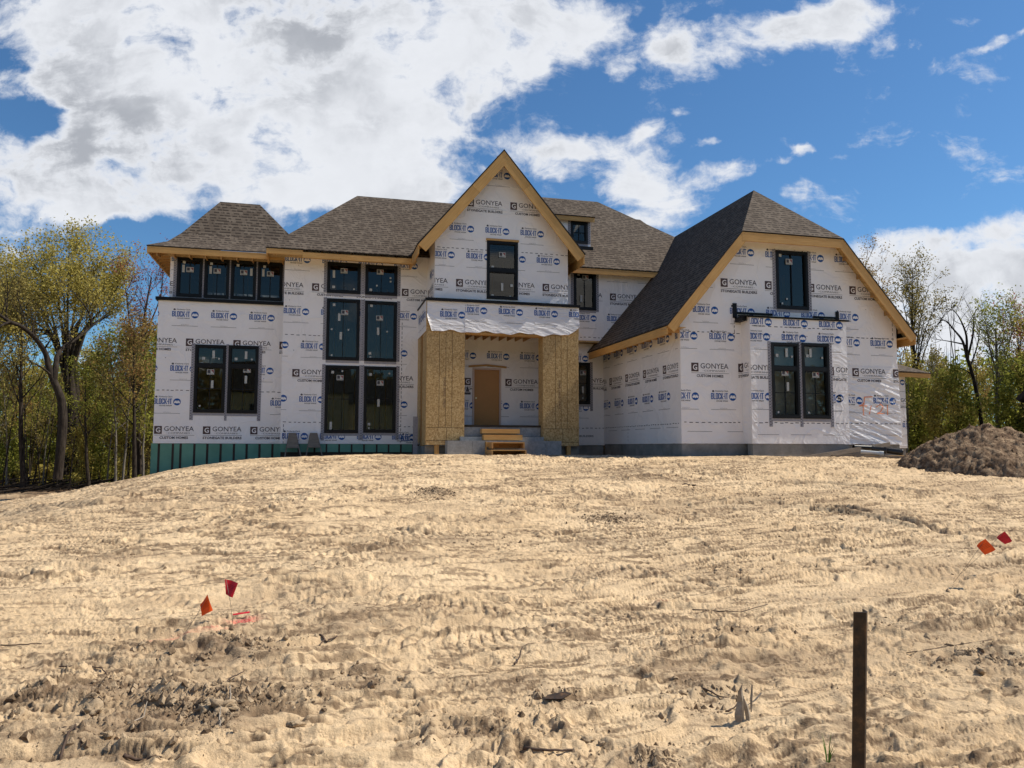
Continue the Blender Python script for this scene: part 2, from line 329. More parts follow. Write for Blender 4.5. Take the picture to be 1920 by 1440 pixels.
# ------------------------------------------------------------------ mesh builder
class MB:
    def __init__(s): s.v = []; s.f = []; s.m = []; s.uv = []; s.smooth = []
    def face(s, pts, mat=0, uv=None, sm=False):
        b = len(s.v); s.v.extend(tuple(p) for p in pts); s.f.append(tuple(range(b, b+len(pts)))); s.m.append(mat); s.smooth.append(sm)
        if uv is None:
            P = [Vector(p) for p in pts]; n = (P[1]-P[0]).cross(P[2]-P[0])
            if n.length < 1e-12: n = Vector((0, 0, 1))
            n.normalize()
            if abs(n.z) > 0.98: U, V = Vector((1, 0, 0)), Vector((0, 1, 0))
            else: U = Vector((0, 0, 1)).cross(n).normalized(); V = n.cross(U)
            uv = [(p.dot(U), p.dot(V)) for p in P]
        s.uv.extend(uv)
    def box(s, x0, x1, y0, y1, z0, z1, mat=0, grain=None, skip=''):
        c = lambda i, j, k: ((x0, x1)[i], (y0, y1)[j], (z0, z1)[k])
        fs = [((0,0,0),(1,0,0),(1,0,1),(0,0,1)), ((1,1,0),(0,1,0),(0,1,1),(1,1,1)), ((0,1,0),(0,0,0),(0,0,1),(0,1,1)),
              ((1,0,0),(1,1,0),(1,1,1),(1,0,1)), ((0,0,1),(1,0,1),(1,1,1),(0,1,1)), ((0,1,0),(1,1,0),(1,0,0),(0,0,0))]
        off = random.random()*7
        for q in fs:
            pts = [c(*i) for i in q]; uv = None
            if grain is not None:
                o = [a for a in range(3) if a != grain]
                def g(p):
                    d = [abs(pts[0][a]-pts[2][a]) for a in range(3)]
                    oth = [a for a in o if d[a] > 1e-9] or o
                    return (p[grain]+off, p[oth[0]]+off)
                uv = [g(p) for p in pts]
            s.face(pts, mat, uv)
    def beam(s, a, b, w, h, mat=0, up=(0, 0, 1)):
        """board from a to b: h along up (top edge on the line), w across"""
        a = Vector(a); b = Vector(b); d = (b-a).normalized(); U = Vector(up); U = (U-d*U.dot(d)).normalized(); S = d.cross(U)
        L = (b-a).length; o = random.random()*7
        q = [(-w/2, -h), (w/2, -h), (w/2, 0), (-w/2, 0)]
        A = [a+S*x+U*y for x, y in q]; B = [b+S*x+U*y for x, y in q]
        for i in range(4):
            j = (i+1) % 4; ww = (h if i % 2 else w)
            s.face([A[i], A[j], B[j], B[i]], mat, [(o, o), (o, o+ww), (o+L, o+ww), (o+L, o)])
        s.face([A[3], A[2], A[1], A[0]], mat); s.face(B, mat)
    def tube(s, pts, rad, n=6, mat=0, cap=True):
        rings = []; ref = Vector((0.31, 0.17, 1)).normalized(); base = len(s.v)
        P = [Vector(p) for p in pts]
        for i, p in enumerate(P):
            d = (P[min(i+1, len(P)-1)]-P[max(i-1, 0)]).normalized()
            a = d.cross(ref)
            if a.length < 1e-3: a = d.cross(Vector((1, 0, 0)))
            a.normalize(); b = d.cross(a); r = rad[i] if hasattr(rad, '__len__') else rad
            for k in range(n):
                an = 2*math.pi*k/n; q = p+(a*math.cos(an)+b*math.sin(an))*r; s.v.append((q.x, q.y, q.z))
        for i in range(len(P)-1):
            for k in range(n):
                A = base+i*n+k; B = base+i*n+(k+1) % n
                s.f.append((A, B, B+n, A+n)); s.m.append(mat); s.smooth.append(True); s.uv.extend([(k/n, i), ((k+1)/n, i), ((k+1)/n, i+1), (k/n, i+1)])
        if cap:
            for i, fl in ((0, True), (len(P)-1, False)):
                f = tuple(base+i*n+k for k in range(n)); s.f.append(f if not fl else f[::-1]); s.m.append(mat); s.smooth.append(False); s.uv.extend([(0, 0)]*n)
    def slab(s, pts, th, mat=0, edge=None):
        """flat polygon (counter-clockwise from above/outside) with thickness below"""
        P = [Vector(p) for p in pts]; n = (P[1]-P[0]).cross(P[2]-P[1]).normalized(); Q = [p-n*th for p in P]
        s.face(P, mat); s.face(Q[::-1], mat if edge is None else edge)
        for i in range(len(P)):
            j = (i+1) % len(P); s.face([P[i], Q[i], Q[j], P[j]], mat if edge is None else edge)
    def build(s, name, mats, parent=None, base=None):
        me = bpy.data.meshes.new(name); off = parent['_base'] if parent is not None else (base or (0, 0, 0))
        v = np.array(s.v, dtype=np.float32).reshape(-1, 3)-np.array(tuple(off), dtype=np.float32)
        me.from_pydata(v.tolist(), [], s.f)
        if isinstance(mats, str): mats = [mats]
        for mm in mats: me.materials.append(MT[mm])
        me.polygons.foreach_set('material_index', s.m); me.polygons.foreach_set('use_smooth', s.smooth)
        ul = me.uv_layers.new(name='UVMap'); ul.data.foreach_set('uv', np.array(s.uv, dtype=np.float32).ravel())
        me.update()
        o = bpy.data.objects.new(name, me); sc.collection.objects.link(o)
        if parent is not None:
            o.parent = parent; o['_base'] = tuple(parent['_base'])
        else:
            o.location = off; o['_base'] = tuple(off)
        return o
def thing(name, label, cat, base, group=None):
    o = bpy.data.objects.new(name, None); sc.collection.objects.link(o); o.location = base; o['_base'] = tuple(base)
    o.empty_display_size = 0.3
    o['label'] = label; o['category'] = cat
    if group: o['group'] = group
    return o
def tag(o, label=None, cat=None, group=None, kind=None):
    if label: o['label'] = label
    if cat: o['category'] = cat
    if group: o['group'] = group
    if kind: o['kind'] = kind
    return o
rng = random.Random(7)

# ------------------------------------------------------------------ printed lettering (real flat geometry on the film)
_tc = {}
def text_tris(s, bold=0.0):
    key = (s, bold)
    if key in _tc: return _tc[key]
    cu = bpy.data.curves.new('t', 'FONT'); cu.body = s; cu.size = 1.0; cu.offset = bold; cu.resolution_u = 2; cu.fill_mode = 'FRONT'
    ob = bpy.data.objects.new('t', cu); sc.collection.objects.link(ob)
    dg = bpy.context.evaluated_depsgraph_get(); ev = ob.evaluated_get(dg); me = ev.to_mesh(); me.calc_loop_triangles()
    tr = [[(me.vertices[i].co.x, me.vertices[i].co.y) for i in lt.vertices] for lt in me.loop_triangles]
    ev.to_mesh_clear(); bpy.data.objects.remove(ob); bpy.data.curves.remove(cu)
    xs = [p[0] for q in tr for p in q]; ys = [p[1] for q in tr for p in q]
    x0, x1, y0, y1 = min(xs), max(xs), min(ys), max(ys)
    tr = [[((p[0]-x0)/(x1-x0), (p[1]-y0)/(y1-y0)) for p in q] for q in tr]
    _tc[key] = tr; return tr
class Print:
    """2-D shapes on a wall plane: (triangle or polygon, material slot)"""
    def __init__(s): s.q = []; s.lift = []
    def poly(s, p, m, l=0): s.q.append((p, m, l))
    def rect(s, u0, u1, w0, w1, m, l=0): s.poly([(u0, w0), (u1, w0), (u1, w1), (u0, w1)], m, l)
    def text(s, st, u0, u1, w0, w1, m, bold=0.0, l=0, vert=False):
        for tr in text_tris(st, bold):
            if vert: s.poly([(u0+(1-y)*(u1-u0), w0+x*(w1-w0)) for x, y in tr][::-1], m, l)
            else: s.poly([(u0+x*(u1-u0), w0+y*(w1-w0)) for x, y in tr], m, l)
    def disc(s, u, w, r, m, l=0, n=20): s.poly([(u+r*math.cos(6.2832*i/n), w+r*math.sin(6.2832*i/n)) for i in range(n)], m, l)
    def heavy(s, u, w, h):
        """condensed heavy capitals B L O C K - I T drawn as bars"""
        k = .025; g = .009; W_ = .076
        def bar(a, b, c, d): s.rect(u+a, u+b, w+c, w+d, 1)
        def ring(cut=None):
            for q in ([(.012, 0), (W_-.012, 0), (W_-k, k), (k, k)], [(W_, .012), (W_, h-.012), (W_-k, h-k), (W_-k, k)], [(W_-.012, h), (.012, h), (k, h-k), (W_-k, h-k)], [(0, h-.012), (0, .012), (k, k), (k, h-k)]):
                s.poly([(u+a, w+b) for a, b in q], 1)
            for q in ([(.012, 0), (k, k), (0, .012)], [(W_, .012), (W_-k, k), (W_-.012, 0)], [(W_-.012, h), (W_-k, h-k), (W_, h-.012)], [(0, h-.012), (k, h-k), (.012, h)]): s.poly([(u+a, w+b) for a, b in q], 1)
        bar(0, k, 0, h); bar(k, W_-.012, 0, k); bar(k, W_-.012, h-k, h); bar(k, W_-.014, h/2-k*.45, h/2+k*.45); bar(W_-k, W_, .012, h/2-.010); bar(W_-k, W_, h/2+.010, h-.012); u += W_+g
        bar(0, k, 0, h); bar(k, W_-.012, 0, k); u += W_-.010+g*.6
        ring(); u += W_+g
        bar(0, k, .012, h-.012); bar(.012, W_-.012, 0, k); bar(.012, W_-.012, h-k, h); bar(W_-k, W_, .010, h*.36); bar(W_-k, W_, h*.64, h-.010); u += W_+g
        bar(0, k, 0, h); s.poly([(u+k, w+h*.42), (u+W_-.024, w), (u+W_+.006, w), (u+k+.016, w+h*.56)], 1); s.poly([(u+k, w+h*.42), (u+k+.016, w+h*.50), (u+W_+.004, w+h), (u+W_-.024, w+h)], 1); u += W_+g
        bar(0, .030, h*.42, h*.56); u += .030+g
        bar(0, k, 0, h); u += k+g
        bar(0, .074, h-k, h); bar(.0245, .0495, 0, h-k)
    def blockit(s, u, w, line=True):
        s.heavy(u, w-.092, .184)
        s.text('Kimberly-Clark', u+.15, u+.575, w+.118, w+.178, 3, .012)
        s.poly([(u+.05, w+.12), (u+.10, w+.12), (u+.115, w+.15), (u+.09, w+.18), (u+.06, w+.18), (u+.035, w+.15)], 4)
        s.text('HOUSE WRAP', u+.17, u+.56, w-.165, w-.122, 3, .02)
        cx, cw = u+.715, w-.015
        s.disc(cx, cw, .118, 1); 
        s.poly([(cx-.10, cw+.005), (cx-.03, cw+.03), (cx, cw+.005), (cx, cw-.055), (cx-.035, cw-.035), (cx-.085, cw-.05)], 0, 1)
        s.poly([(cx+.10, cw+.005), (cx+.085, cw-.05), (cx+.035, cw-.035), (cx, cw-.055), (cx, cw+.005), (cx+.03, cw+.03)], 0, 1)
        s.poly([(cx-.085, cw+.035), (cx, cw+.02), (cx+.085, cw+.035), (cx+.05, cw+.045), (cx, cw+.035), (cx-.05, cw+.045)], 0, 1)
        if line:
            s.rect(u, u+.82, w-.402, w-.392, 4); s.text('Building Material', u+.30, u+.53, w-.372, w-.35, 4)
            s.text('www.', u, u+.82, w-.418, w-.408, 4) if False else None
    def gonyea(s, u, w, stone):
        s.rect(u, u+.235, w-.13, w+.13, 2); s.text('G', u+.05, u+.19, w-.085, w+.085, 0, .02, 1)
        s.text('GONYEA', u+.30, u+1.22, w-.035, w+.125, 3, 0.006)
        s.text('COMPANIES', u+.42, u+1.10, w-.125, w-.075, 4)
        s.rect(u+.37, u+.395, w-.104, w-.096, 4); s.rect(u+1.13, u+1.155, w-.104, w-.096, 4)
        s.rect(u, u+1.24, w-.176, w-.166, 3)
        if stone: s.text('STONEGATE BUILDERS', u, u+1.23, w-.295, w-.21, 3, .035)
        else: s.text('CUSTOM HOMES', u+.17, u+1.05, w-.295, w-.21, 3, .035)
    def dashes(s, u0, u1, w0, w1=None):
        w1 = w0 if w1 is None else w1; u = u0
        while u < u1:
            L = .07+.05*rng.random(); k = (u-u0)/(u1-u0); ww = w0+(w1-w0)*k+rng.uniform(-.008, .008)
            s.poly([(u, ww-.012), (u+L, ww-.012), (u+L, ww+.010), (u, ww+.010)], 4); u += L+.05+.05*rng.random()
    def vdashes(s, u, w0, w1):
        w = w0
        while w < w1:
            L = .06+.05*rng.random(); s.rect(u-.009, u+.009, w, w+L, 4); w += L+.06
def clip_convex(poly, reg):
    out = list(poly); n = len(reg)
    for i in range(n):
        ax, ay = reg[i]; bx, by = reg[(i+1) % n]; inp = out; out = []
        if not inp: break
        sd_ = lambda p: (bx-ax)*(p[1]-ay)-(by-ay)*(p[0]-ax)
        for k in range(len(inp)):
            p, q = inp[k], inp[(k+1) % len(inp)]; dp, dq = sd_(p), sd_(q)
            if dp >= 0: out.append(p)
            if (dp >= 0) != (dq >= 0):
                tt = dp/(dp-dq); out.append((p[0]+(q[0]-p[0])*tt, p[1]+(q[1]-p[1])*tt))
    return out
def cut_holes(poly, holes):
    """what is left of a polygon outside every rectangular opening"""
    parts = [poly]; B_ = 99
    for (a, b, d, e) in holes:
        nxt = []
        for p in parts:
            if len(p) < 3: continue
            us = [q[0] for q in p]; ws = [q[1] for q in p]
            if max(us) <= a or min(us) >= b or max(ws) <= d or min(ws) >= e: nxt.append(p); continue
            for reg in ([(-B_, -B_), (a, -B_), (a, B_), (-B_, B_)], [(b, -B_), (B_, -B_), (B_, B_), (b, B_)], [(a, -B_), (b, -B_), (b, d), (a, d)], [(a, e), (b, e), (b, B_), (a, B_)]):
                c = clip_convex(p, reg)
                if len(c) > 2: nxt.append(c)
        parts = nxt
    return parts
def plane_fn(kind, c, sink=0.0):
    # lift l moves outward (towards -Y or -X)
    if kind == 'Y': return lambda u, w, l=0.0: (u, c-l, w)
    return lambda u, w, l=0.0: (c-l, -u, w)
INKS = ['house_wrap', 'blue_ink', 'brown_ink', 'grey_ink', 'grey_ink']
def wall(parent, name, kind, c, outline, holes=(), mats=None, pr=None, region=None, th=0.15):
    mb = MB(); fn = plane_fn(kind, c); loops = [[Vector((u, w, 0)) for u, w in outline]]
    for (a, b, d, e) in holes: loops.append([Vector((a, d, 0)), Vector((a, e, 0)), Vector((b, e, 0)), Vector((b, d, 0))])
    flat = [p for L in loops for p in L]
    for tri in tessellate_polygon(loops):
        P = [flat[i] for i in tri]
        if (P[1]-P[0]).cross(P[2]-P[0]).z < 0: P = P[::-1]
        uv = [(p.x, p.y) for p in P]
        mb.face([fn(p.x, p.y) for p in P], 0, uv); mb.face([fn(p.x, p.y, -th) for p in P][::-1], 5, uv[::-1])
    for L in loops:
        for i in range(len(L)):
            a, b = L[i], L[(i+1) % len(L)]; mb.face([fn(a.x, a.y), fn(a.x, a.y, -th), fn(b.x, b.y, -th), fn(b.x, b.y)], 0)
    if pr:
        for p, m_, l in pr.q:
          for cp in cut_holes(clip_convex(p, region or outline), holes):
            if len(cp) > 2: mb.face([fn(u, w, .004+.003*l) for u, w in cp], m_, [(u, w) for u, w in cp])
    ms_ = list(mats or INKS)
    ms_.insert(5, 'dark_interior')
    return mb.build(name, ms_, parent)
def XZ(px, py, Y): p = at(px, py, Y=Y); return p[0], p[2]
def rows(pr, kind, ref, Y, k0, k1, stone0=True, right=False):
    u, w = XZ(ref[0], ref[1], Y)
    if right: u -= .833 if kind == 'B' else 1.24
    for k in range(k0, k1+1):
        if kind == 'B': pr.blockit(u+k*1.225, w)
        else: pr.gonyea(u+k*1.50, w, (k % 2 == 0) == stone0)

# ------------------------------------------------------------------ the house
HB = (6.0, 26.8, 1.3)
house = thing('house', 'large two-storey house under construction, wrapped in printed white house wrap, with brown shingled roofs', 'house', HB)
LW, MA, UP, GB, PO, GA, BU = 27.4, 26.8, 26.4, 24.9, 24.6, 20.6, 20.1
def window(Y, x0, x1, z0, z1, tran=None, mun='v', stickers=(), tape=True, tl=.25, depth=.10, frame=.075, lc=.11, rt=True):
    """black framed window with pane, muntins, flashing tape and the maker's paper stickers still on the glass"""
    f = MB(); y0, y1 = Y-.035, Y+depth; w = frame
    f.box(x0, x0+w, y0, y1, z0, z1); f.box(x1-w, x1, y0, y1, z0, z1)
    f.box(x0+w, x1-w, y0, y1, z0, z0+w*1.2); f.box(x0+w, x1-w, y0, y1, z1-w, z1)
    lights = [(z0+w*1.2, z1-w)]
    if tran:
        f.box(x0+w, x1-w, y0+.004, y1, tran-.075, tran+.035); lights = [(z0+w*1.2, tran-.075), (tran+.035, z1-w)]
    for a, b in lights:      # thin sash step
        s_ = .028
        f.box(x0+w, x0+w+s_, y0+.02, y1, a, b); f.box(x1-w-s_, x1-w, y0+.02, y1, a, b)
        f.box(x0+w+s_, x1-w-s_, y0+.02, y1, a, a+s_); f.box(x0+w+s_, x1-w-s_, y0+.02, y1, b-s_, b)
    xm = (x0+x1)/2; a, b = lights[0]; m_ = .011
    if 'v' in mun: f.box(xm-m_, xm+m_, Y+.018, Y+.045, a+.03, b-.03)
    if 'h' in mun: f.box(x0+w+.03, xm-m_, Y+.019, Y+.044, (a+b)/2-m_, (a+b)/2+m_); f.box(xm+m_, x1-w-.03, Y+.019, Y+.044, (a+b)/2-m_, (a+b)/2+m_)
    wi = f.build('window', 'black_frame', house)
    g = MB()
    for a, b in lights: g.face([(x0+w, Y+.05, a), (x1-w, Y+.05, a), (x1-w, Y+.05, b), (x0+w, Y+.05, b)])
    g.build('pane', 'window_glass', wi)
    ax0, ax1 = x0+w+.03, x1-w-.03
    for st in stickers:
        s_ = MB(); k, fx, fz = st[0], st[1], st[2]; cx = ax0+(ax1-ax0)*fx; cz = z0+(z1-z0)*fz; ys = Y+.012
        if k == 'L':     # the label: white edged card, dark field left, red triangle right
            W_, H_ = .115, .088; s_.box(cx-W_, cx+W_, ys, ys+.003, cz-H_, cz+H_, 0)
            s_.box(cx-W_+.02, cx-.005, ys-.002, ys-.0005, cz-H_+.05, cz+H_-.018, 2)
            s_.face([(cx+.012, ys-.002, cz+H_-.018), (cx+W_-.015, ys-.002, cz-H_+.05), (cx+W_-.015, ys-.002, cz+H_-.018)], 1)
            for i in range(5): s_.box(cx-W_+.03+i*.038, cx-W_+.052+i*.038, ys-.002, ys-.0005, cz-H_+.012, cz-H_+.032, 2)
        elif k == 'S': s_.box(cx-.045, cx+.045, ys, ys+.003, cz-.045, cz+.045, 0)
        elif k == 's': s_.box(cx-.028, cx+.028, ys, ys+.003, cz-.028, cz+.028, 0)
        elif k == 'T': s_.box(cx-.04, cx+.04, ys, ys+.003, cz-.13, cz+.13, 0)
        s_.build('sticker', ['white_sticker', 'red_sticker', 'dark_sticker'], wi)
    if tape:
        tp = MB(); c = .11
        tp.box(x0-lc, x0, Y-.012, Y-.002, z0-tl, z1+.03)
        if rt: tp.box(x1, x1+c, Y-.012, Y-.002, z0-tl, z1+.03)
        tp.box(x0, x1, Y-.011, Y-.002, z0-.09, z0)
        z = z0-tl+.05
        while z < z1:     # printed brick pattern of the tape
            tp.box(x0-min(lc, .10), x0-.045, Y-.0145, Y-.0125, z, z+.02, 1) if lc > .06 else None; tp.box(x0-.04, x0-.012, Y-.0145, Y-.0125, z+.04, z+.058, 1)
            if rt: tp.box(x1+.012, x1+.04, Y-.0145, Y-.0125, z+.04, z+.058, 1); tp.box(x1+.045, x1+c-.01, Y-.0145, Y-.0125, z, z+.02, 1)
            z += .085
        tp.build('flashing_tape', ['flashing_tape', 'grey_ink'], wi)
    return (x0, x1, z0, z1)

# ---- left wing
wins = []
for i, (a, b) in enumerate([(-4.76, -3.95), (-3.89, -3.08), (-3.03, -2.20), (-2.15, -1.32)]):
    st = [('L', .5, .70), ('T' if i in (0, 1) else 'T', (.15, .15, .9, .12)[i], .72), ('S', .18, .88)]
    wins.append(window(LW+.3, a, b, 6.66, 8.02, None, 'v', st, tape=True, tl=.02, depth=.1, lc=.11 if i == 0 else .055, rt=(i == 3)))
pr = Print(); rows(pr, 'B', (322, 484), LW+.3, -1, 0); rows(pr, 'G', (438, 540), LW+.3, -2, 0, False)
wall(house, 'wall', 'Y', LW+.3, [(-4.98, 6.5), (-1.15, 6.5), (-1.15, 8.32), (-4.98, 8.32)], wins, None, pr)
pr = Print()
rows(pr, 'B', (322.6, 588), LW, -1, 2); rows(pr, 'G', (348.5, 641.7), LW, -1, 2, True); rows(pr, 'B', (319.3, 690), LW, -1, 2)
rows(pr, 'B', (288.2, 752), LW, 0, 3); rows(pr, 'G', (289, 806), LW, 0, 2, False); pr.dashes(-5.2, -1.2, XZ(400, 733, LW)[1])
lw_w = [window(LW, -4.05, -3.07, 2.72, 5.01, 4.33, 'vh', rt=False, stickers= [('L', .52, .60), ('S', .15, .72), ('T', .62, .86), ('s', .85, .80), ('S', .22, .80), ('T', .6, .42), ('s', .12, .1)]),
        window(LW, -2.99, -2.02, 2.71, 5.02, 4.33, 'vh', lc=.078, stickers= [('L', .66, .64), ('S', .15, .68), ('T', .6, .86), ('s', .85, .80), ('S', .18, .80), ('T', .62, .5)])]
wall(house, 'wall', 'Y', LW, [(-5.25, 1.70), (-1.10, 1.70), (-1.10, 6.46), (-5.25, 6.46)], lw_w, None, pr)
wall(house, 'wall', 'X', -5.25, [(-36, 1.7), (-27.405, 1.7), (-27.405, 6.46), (-36, 6.46)])
wall(house, 'wall', 'X', -4.98, [(-36, 6.4), (-27.705, 6.4), (-27.705, 8.32), (-36, 8.32)])
mb = MB(); mb.box(-5.33, -1.20, LW-.10, LW+.29, 6.465, 6.565); mb.box(-5.33, -4.99, LW+.29, 36, 6.465, 6.56)
tag(mb.build('ledge_membrane', 'black_membrane', house), 'black roofing membrane on the ledge under the upper left windows')

# ---- main wall with the six-light window stack
pr = Print()
rows(pr, 'B', (535, 484), MA, 0, 3); rows(pr, 'G', (585, 538), MA, -1, 1, False); rows(pr, 'B', (532, 582), MA, 0, 3)
rows(pr, 'G', (753.4, 548), MA, 0, 1, False)
rows(pr, 'B', (541, 646), MA, 0, 0, right=True); rows(pr, 'B', (564, 648), MA, 0, 0); rows(pr, 'B', (764, 662), MA, 0, 0, right=True)
rows(pr, 'G', (548, 699), MA, 0, 0, False); rows(pr, 'G', (776, 712), MA, 0, 0, True, right=True)
rows(pr, 'B', (538, 746), MA, 0, 0, right=True); rows(pr, 'B', (561, 748), MA, 0, 0); rows(pr, 'B', (764, 758), MA, 0, 0, right=True)
rows(pr, 'B', (529, 817), MA, 0, 2); rows(pr, 'B', (735, 819), MA, 0, 0); rows(pr, 'B', (752, 822), MA, 0, 0)
zz = XZ(600, 792, MA)[1]; pr.dashes(-1.15, .1, zz); pr.dashes(2.7, 3.3, XZ(760, 800, MA)[1]); pr.dashes(-1.15, .1, XZ(540, 627, MA)[1]); pr.vdashes(2.78, 1.75, 6.0); pr.vdashes(-1.12, 1.7, 2.3)
st1 = [('L', .5, .74), ('T', .13, .62), ('S', .13, .2), ('s', .88, .16)]
st2 = [('L', .45, .78), ('s', .85, .6), ('s', .86, .48), ('S', .1, .17), ('s', .33, .32)]
st3 = [('S', .15, .90), ('L', .55, .78), ('T', .35, .70), ('T', .42, .40), ('s', .1, .08), ('s', .7, .5), ('s', .08, .5)]
st4 = [('S', .13, .92), ('L', .45, .72), ('T', .4, .50), ('S', .1, .13), ('s', .12, .07), ('s', .75, .5)]
st5 = [('S', .15, .90), ('L', .42, .82), ('T', .12, .11), ('s', .5, .92)]
st6 = [('S', .13, .88), ('L', .5, .75), ('S', .1, .13), ('s', .1, .07), ('s', .85, .90), ('T', .45, .45)]
mw = [window(MA, .19, 1.32, 6.87, 7.95, None, 'v', st1, tl=.0, rt=False), window(MA, 1.48, 2.59, 6.87, 7.93, None, 'v', st2, tl=.0, lc=.155),
      window(MA, .20, 1.32, 4.55, 6.68, None, 'v', st3, tl=.0, rt=False), window(MA, 1.49, 2.59, 4.55, 6.66, None, 'v', st4, tl=.0, lc=.155),
      window(MA, .20, 1.33, 2.06, 4.37, None, 'vh', st5, rt=False), window(MA, 1.50, 2.60, 2.08, 4.37, None, 'vh', st6, lc=.165)]
wall(house, 'wall', 'Y', MA, [(-1.22, 1.70), (3.64, 1.70), (3.64, 8.6), (-1.22, 8.6)], mw, None, pr)
wall(house, 'wall', 'X', -1.22, [(-27.9, 1.7), (-26.805, 1.7), (-26.805, 8.2), (-27.9, 8.2)])
# ---- porch back wall with the door
pr = Print()
rows(pr, 'B', (913, 667), MA, -2, 2); rows(pr, 'G', (947.5, 717), MA, -1, 1, False); rows(pr, 'B', (955, 760.5), MA, -2, 2, right=True)
DX0, DX1, DZ0, DZ1 = 5.30, 6.35, 2.33, 4.43
pr.rect(5.0, 5.24, 3.46, 3.54, 3); pr.poly([(5.05, 3.56), (5.2, 3.56), (5.125, 3.76)], 3)
wall(house, 'wall', 'Y', MA+.004, [(3.45, 1.5), (8.6, 1.5), (8.6, 6.3), (3.45, 6.3)], [(DX0, DX1, DZ0, DZ1)], None, pr)
mb = MB(); j = .065
mb.box(DX0, DX0+j, MA-.03, MA+.14, DZ0, DZ1); mb.box(DX1-j, DX1, MA-.03, MA+.14, DZ0, DZ1); mb.box(DX0+j, DX1-j, MA-.03, MA+.14, DZ1-j, DZ1)
dr_ = mb.build('door_frame', 'door_jamb', house)
mb = MB(); mb.box(DX0+j+.004, DX1-j-.004, MA+.03, MA+.08, DZ0+.02, DZ1-j-.006)
tag(mb.build('door', 'door_brown', dr_), 'plain brown temporary slab door')
mb = MB(); mb.tube([(DX0+j+.07, MA+.03, 3.34), (DX0+j+.07, MA-.03, 3.34)], .03, 10); mb.build('handle', 'brass', dr_)
mb = MB(); mb.beam((5.15, MA-.02, 4.50), (5.8, MA-.045, 4.56), .02, .07); mb.beam((5.81, MA-.045, 4.56), (6.55, MA-.02, 4.50), .02, .07)
mb.build('door_header_gap', 'rafter_pine', house)

# ---- upper and lower wall to the right of the porch
pr = Print()
rows(pr, 'B', (1118.6, 504.5), UP, 0, 0, right=True); rows(pr, 'B', (1137.7, 508), UP, 0, 1)
rows(pr, 'G', (1129.9, 556), UP, 0, 0, False, right=True); rows(pr, 'G', (1143.5, 556.5), UP, 0, 1, True)
rows(pr, 'B', (1118.6, 596.5), UP, 0, 0, right=True); rows(pr, 'B', (1138, 597), UP, 0, 1); pr.dashes(8.5, 10.3, 5.62)
ww = window(UP, 8.98, 9.84, 6.62, 8.05, None, 'v', [('L', .55, .85), ('S', .15, .93), ('T', .3, .30)], tl=.05)
wall(house, 'wall', 'Y', UP, [(8.3, 5.50), (13.3, 5.50), (13.3, 8.34), (8.3, 8.34)], [ww], None, pr)
mb = MB(); mb.box(8.56, 13.3, UP+.01, MA+.1, 5.44, 5.496); mb.build('soffit', 'osb', house)
pr = Print()
rows(pr, 'B', (1103, 672), MA+.1, 0, 0, right=True); rows(pr, 'G', (1137, 716), MA+.1, 0, 0, True, right=True); rows(pr, 'B', (1104, 764), MA+.1, 0, 0, right=True)
pr.dashes(8.6, 10.3, XZ(1110, 803, MA+.1)[1]); pr.text('BUILDERS', 9.35, 9.9, 1.98, 2.05, 3, .02)
ww = window(MA+.1, 8.75, 9.77, 3.19, 4.74, None, 'vh', [('L', .8, .75), ('T', .8, .35), ('s', .8, .15)])
wall(house, 'wall', 'Y', MA+.1, [(8.3, 1.68), (10.5, 1.68), (10.5, 5.5), (8.3, 5.5)], [ww], None, pr)

# ---- central gable
pr = Print()
rows(pr, 'B', (957, 330), GB, -1, 1, right=True); rows(pr, 'G', (875.8, 379.5), GB, 0, 1); rows(pr, 'B', (843, 426), GB, 0, 2)
rows(pr, 'B', (874.4, 479), GB, -1, 2); rows(pr, 'G', (855, 530), GB, -1, 2, True); pass
zz = XZ(940, 471, GB)[1]; pr.dashes(3.7, 5.35, zz); pr.dashes(6.6, 8.2, zz)
gz0, gz1, gx0, gx1 = 6.40, 8.62, 3.63, 8.26
gc, gs = 5.86, 1.172
def gtop(x): return 11.50-gs*abs(x-gc)
gout = [(gx0, gz0), (gx1, gz0), (gx1, gtop(gx1)-.12), (gc, 11.30), (gx0, gtop(gx0)-.12)]
ww = window(GB, 5.39, 6.47, 6.56, 8.56, 7.58, '', [('L', .5, .77), ('S', .12, .55), ('s', .82, .52), ('T', .5, .22), ('S', .88, .25), ('S', .12, .06), ('s', .82, .06)], tape=False)
wall(house, 'wall', 'Y', GB, gout, [ww], None, pr)
mb = MB(); mb.box(5.36, 6.50, GB-.05, GB-.003, 8.56, 8.63, 0, 0); mb.build('window_header', 'pine_board', house)
for X_, nm in ((gx0, 0), (gx1, 1)):
    pr = Print(); pr.blockit(-26.0, 7.45); pr.gonyea(-26.4, 6.9, False)
    wall(house, 'wall', 'X', X_ if nm == 0 else X_-.15+.0, [(-27.4, 6.35), (-(GB+.152), 6.35), (-(GB+.152), gtop(X_)-.13), (-27.4, gtop(X_)-.13)], (), None, pr if nm == 0 else None)

# ---- roof pieces
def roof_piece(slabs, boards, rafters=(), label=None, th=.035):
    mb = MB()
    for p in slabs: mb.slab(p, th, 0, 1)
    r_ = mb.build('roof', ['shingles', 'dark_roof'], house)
    if label: r_['label'] = label
    for (a, b, w_, h_) in boards:
        fb = MB(); fb.beam(a, b, w_, h_); fb.build('fascia', 'pine_board', r_)
    if rafters:
        for (a, b, w_, h_) in rafters: rb = MB(); rb.beam(a, b, w_, h_); rb.build('rafter_tail', 'rafter_pine', r_)
    return r_
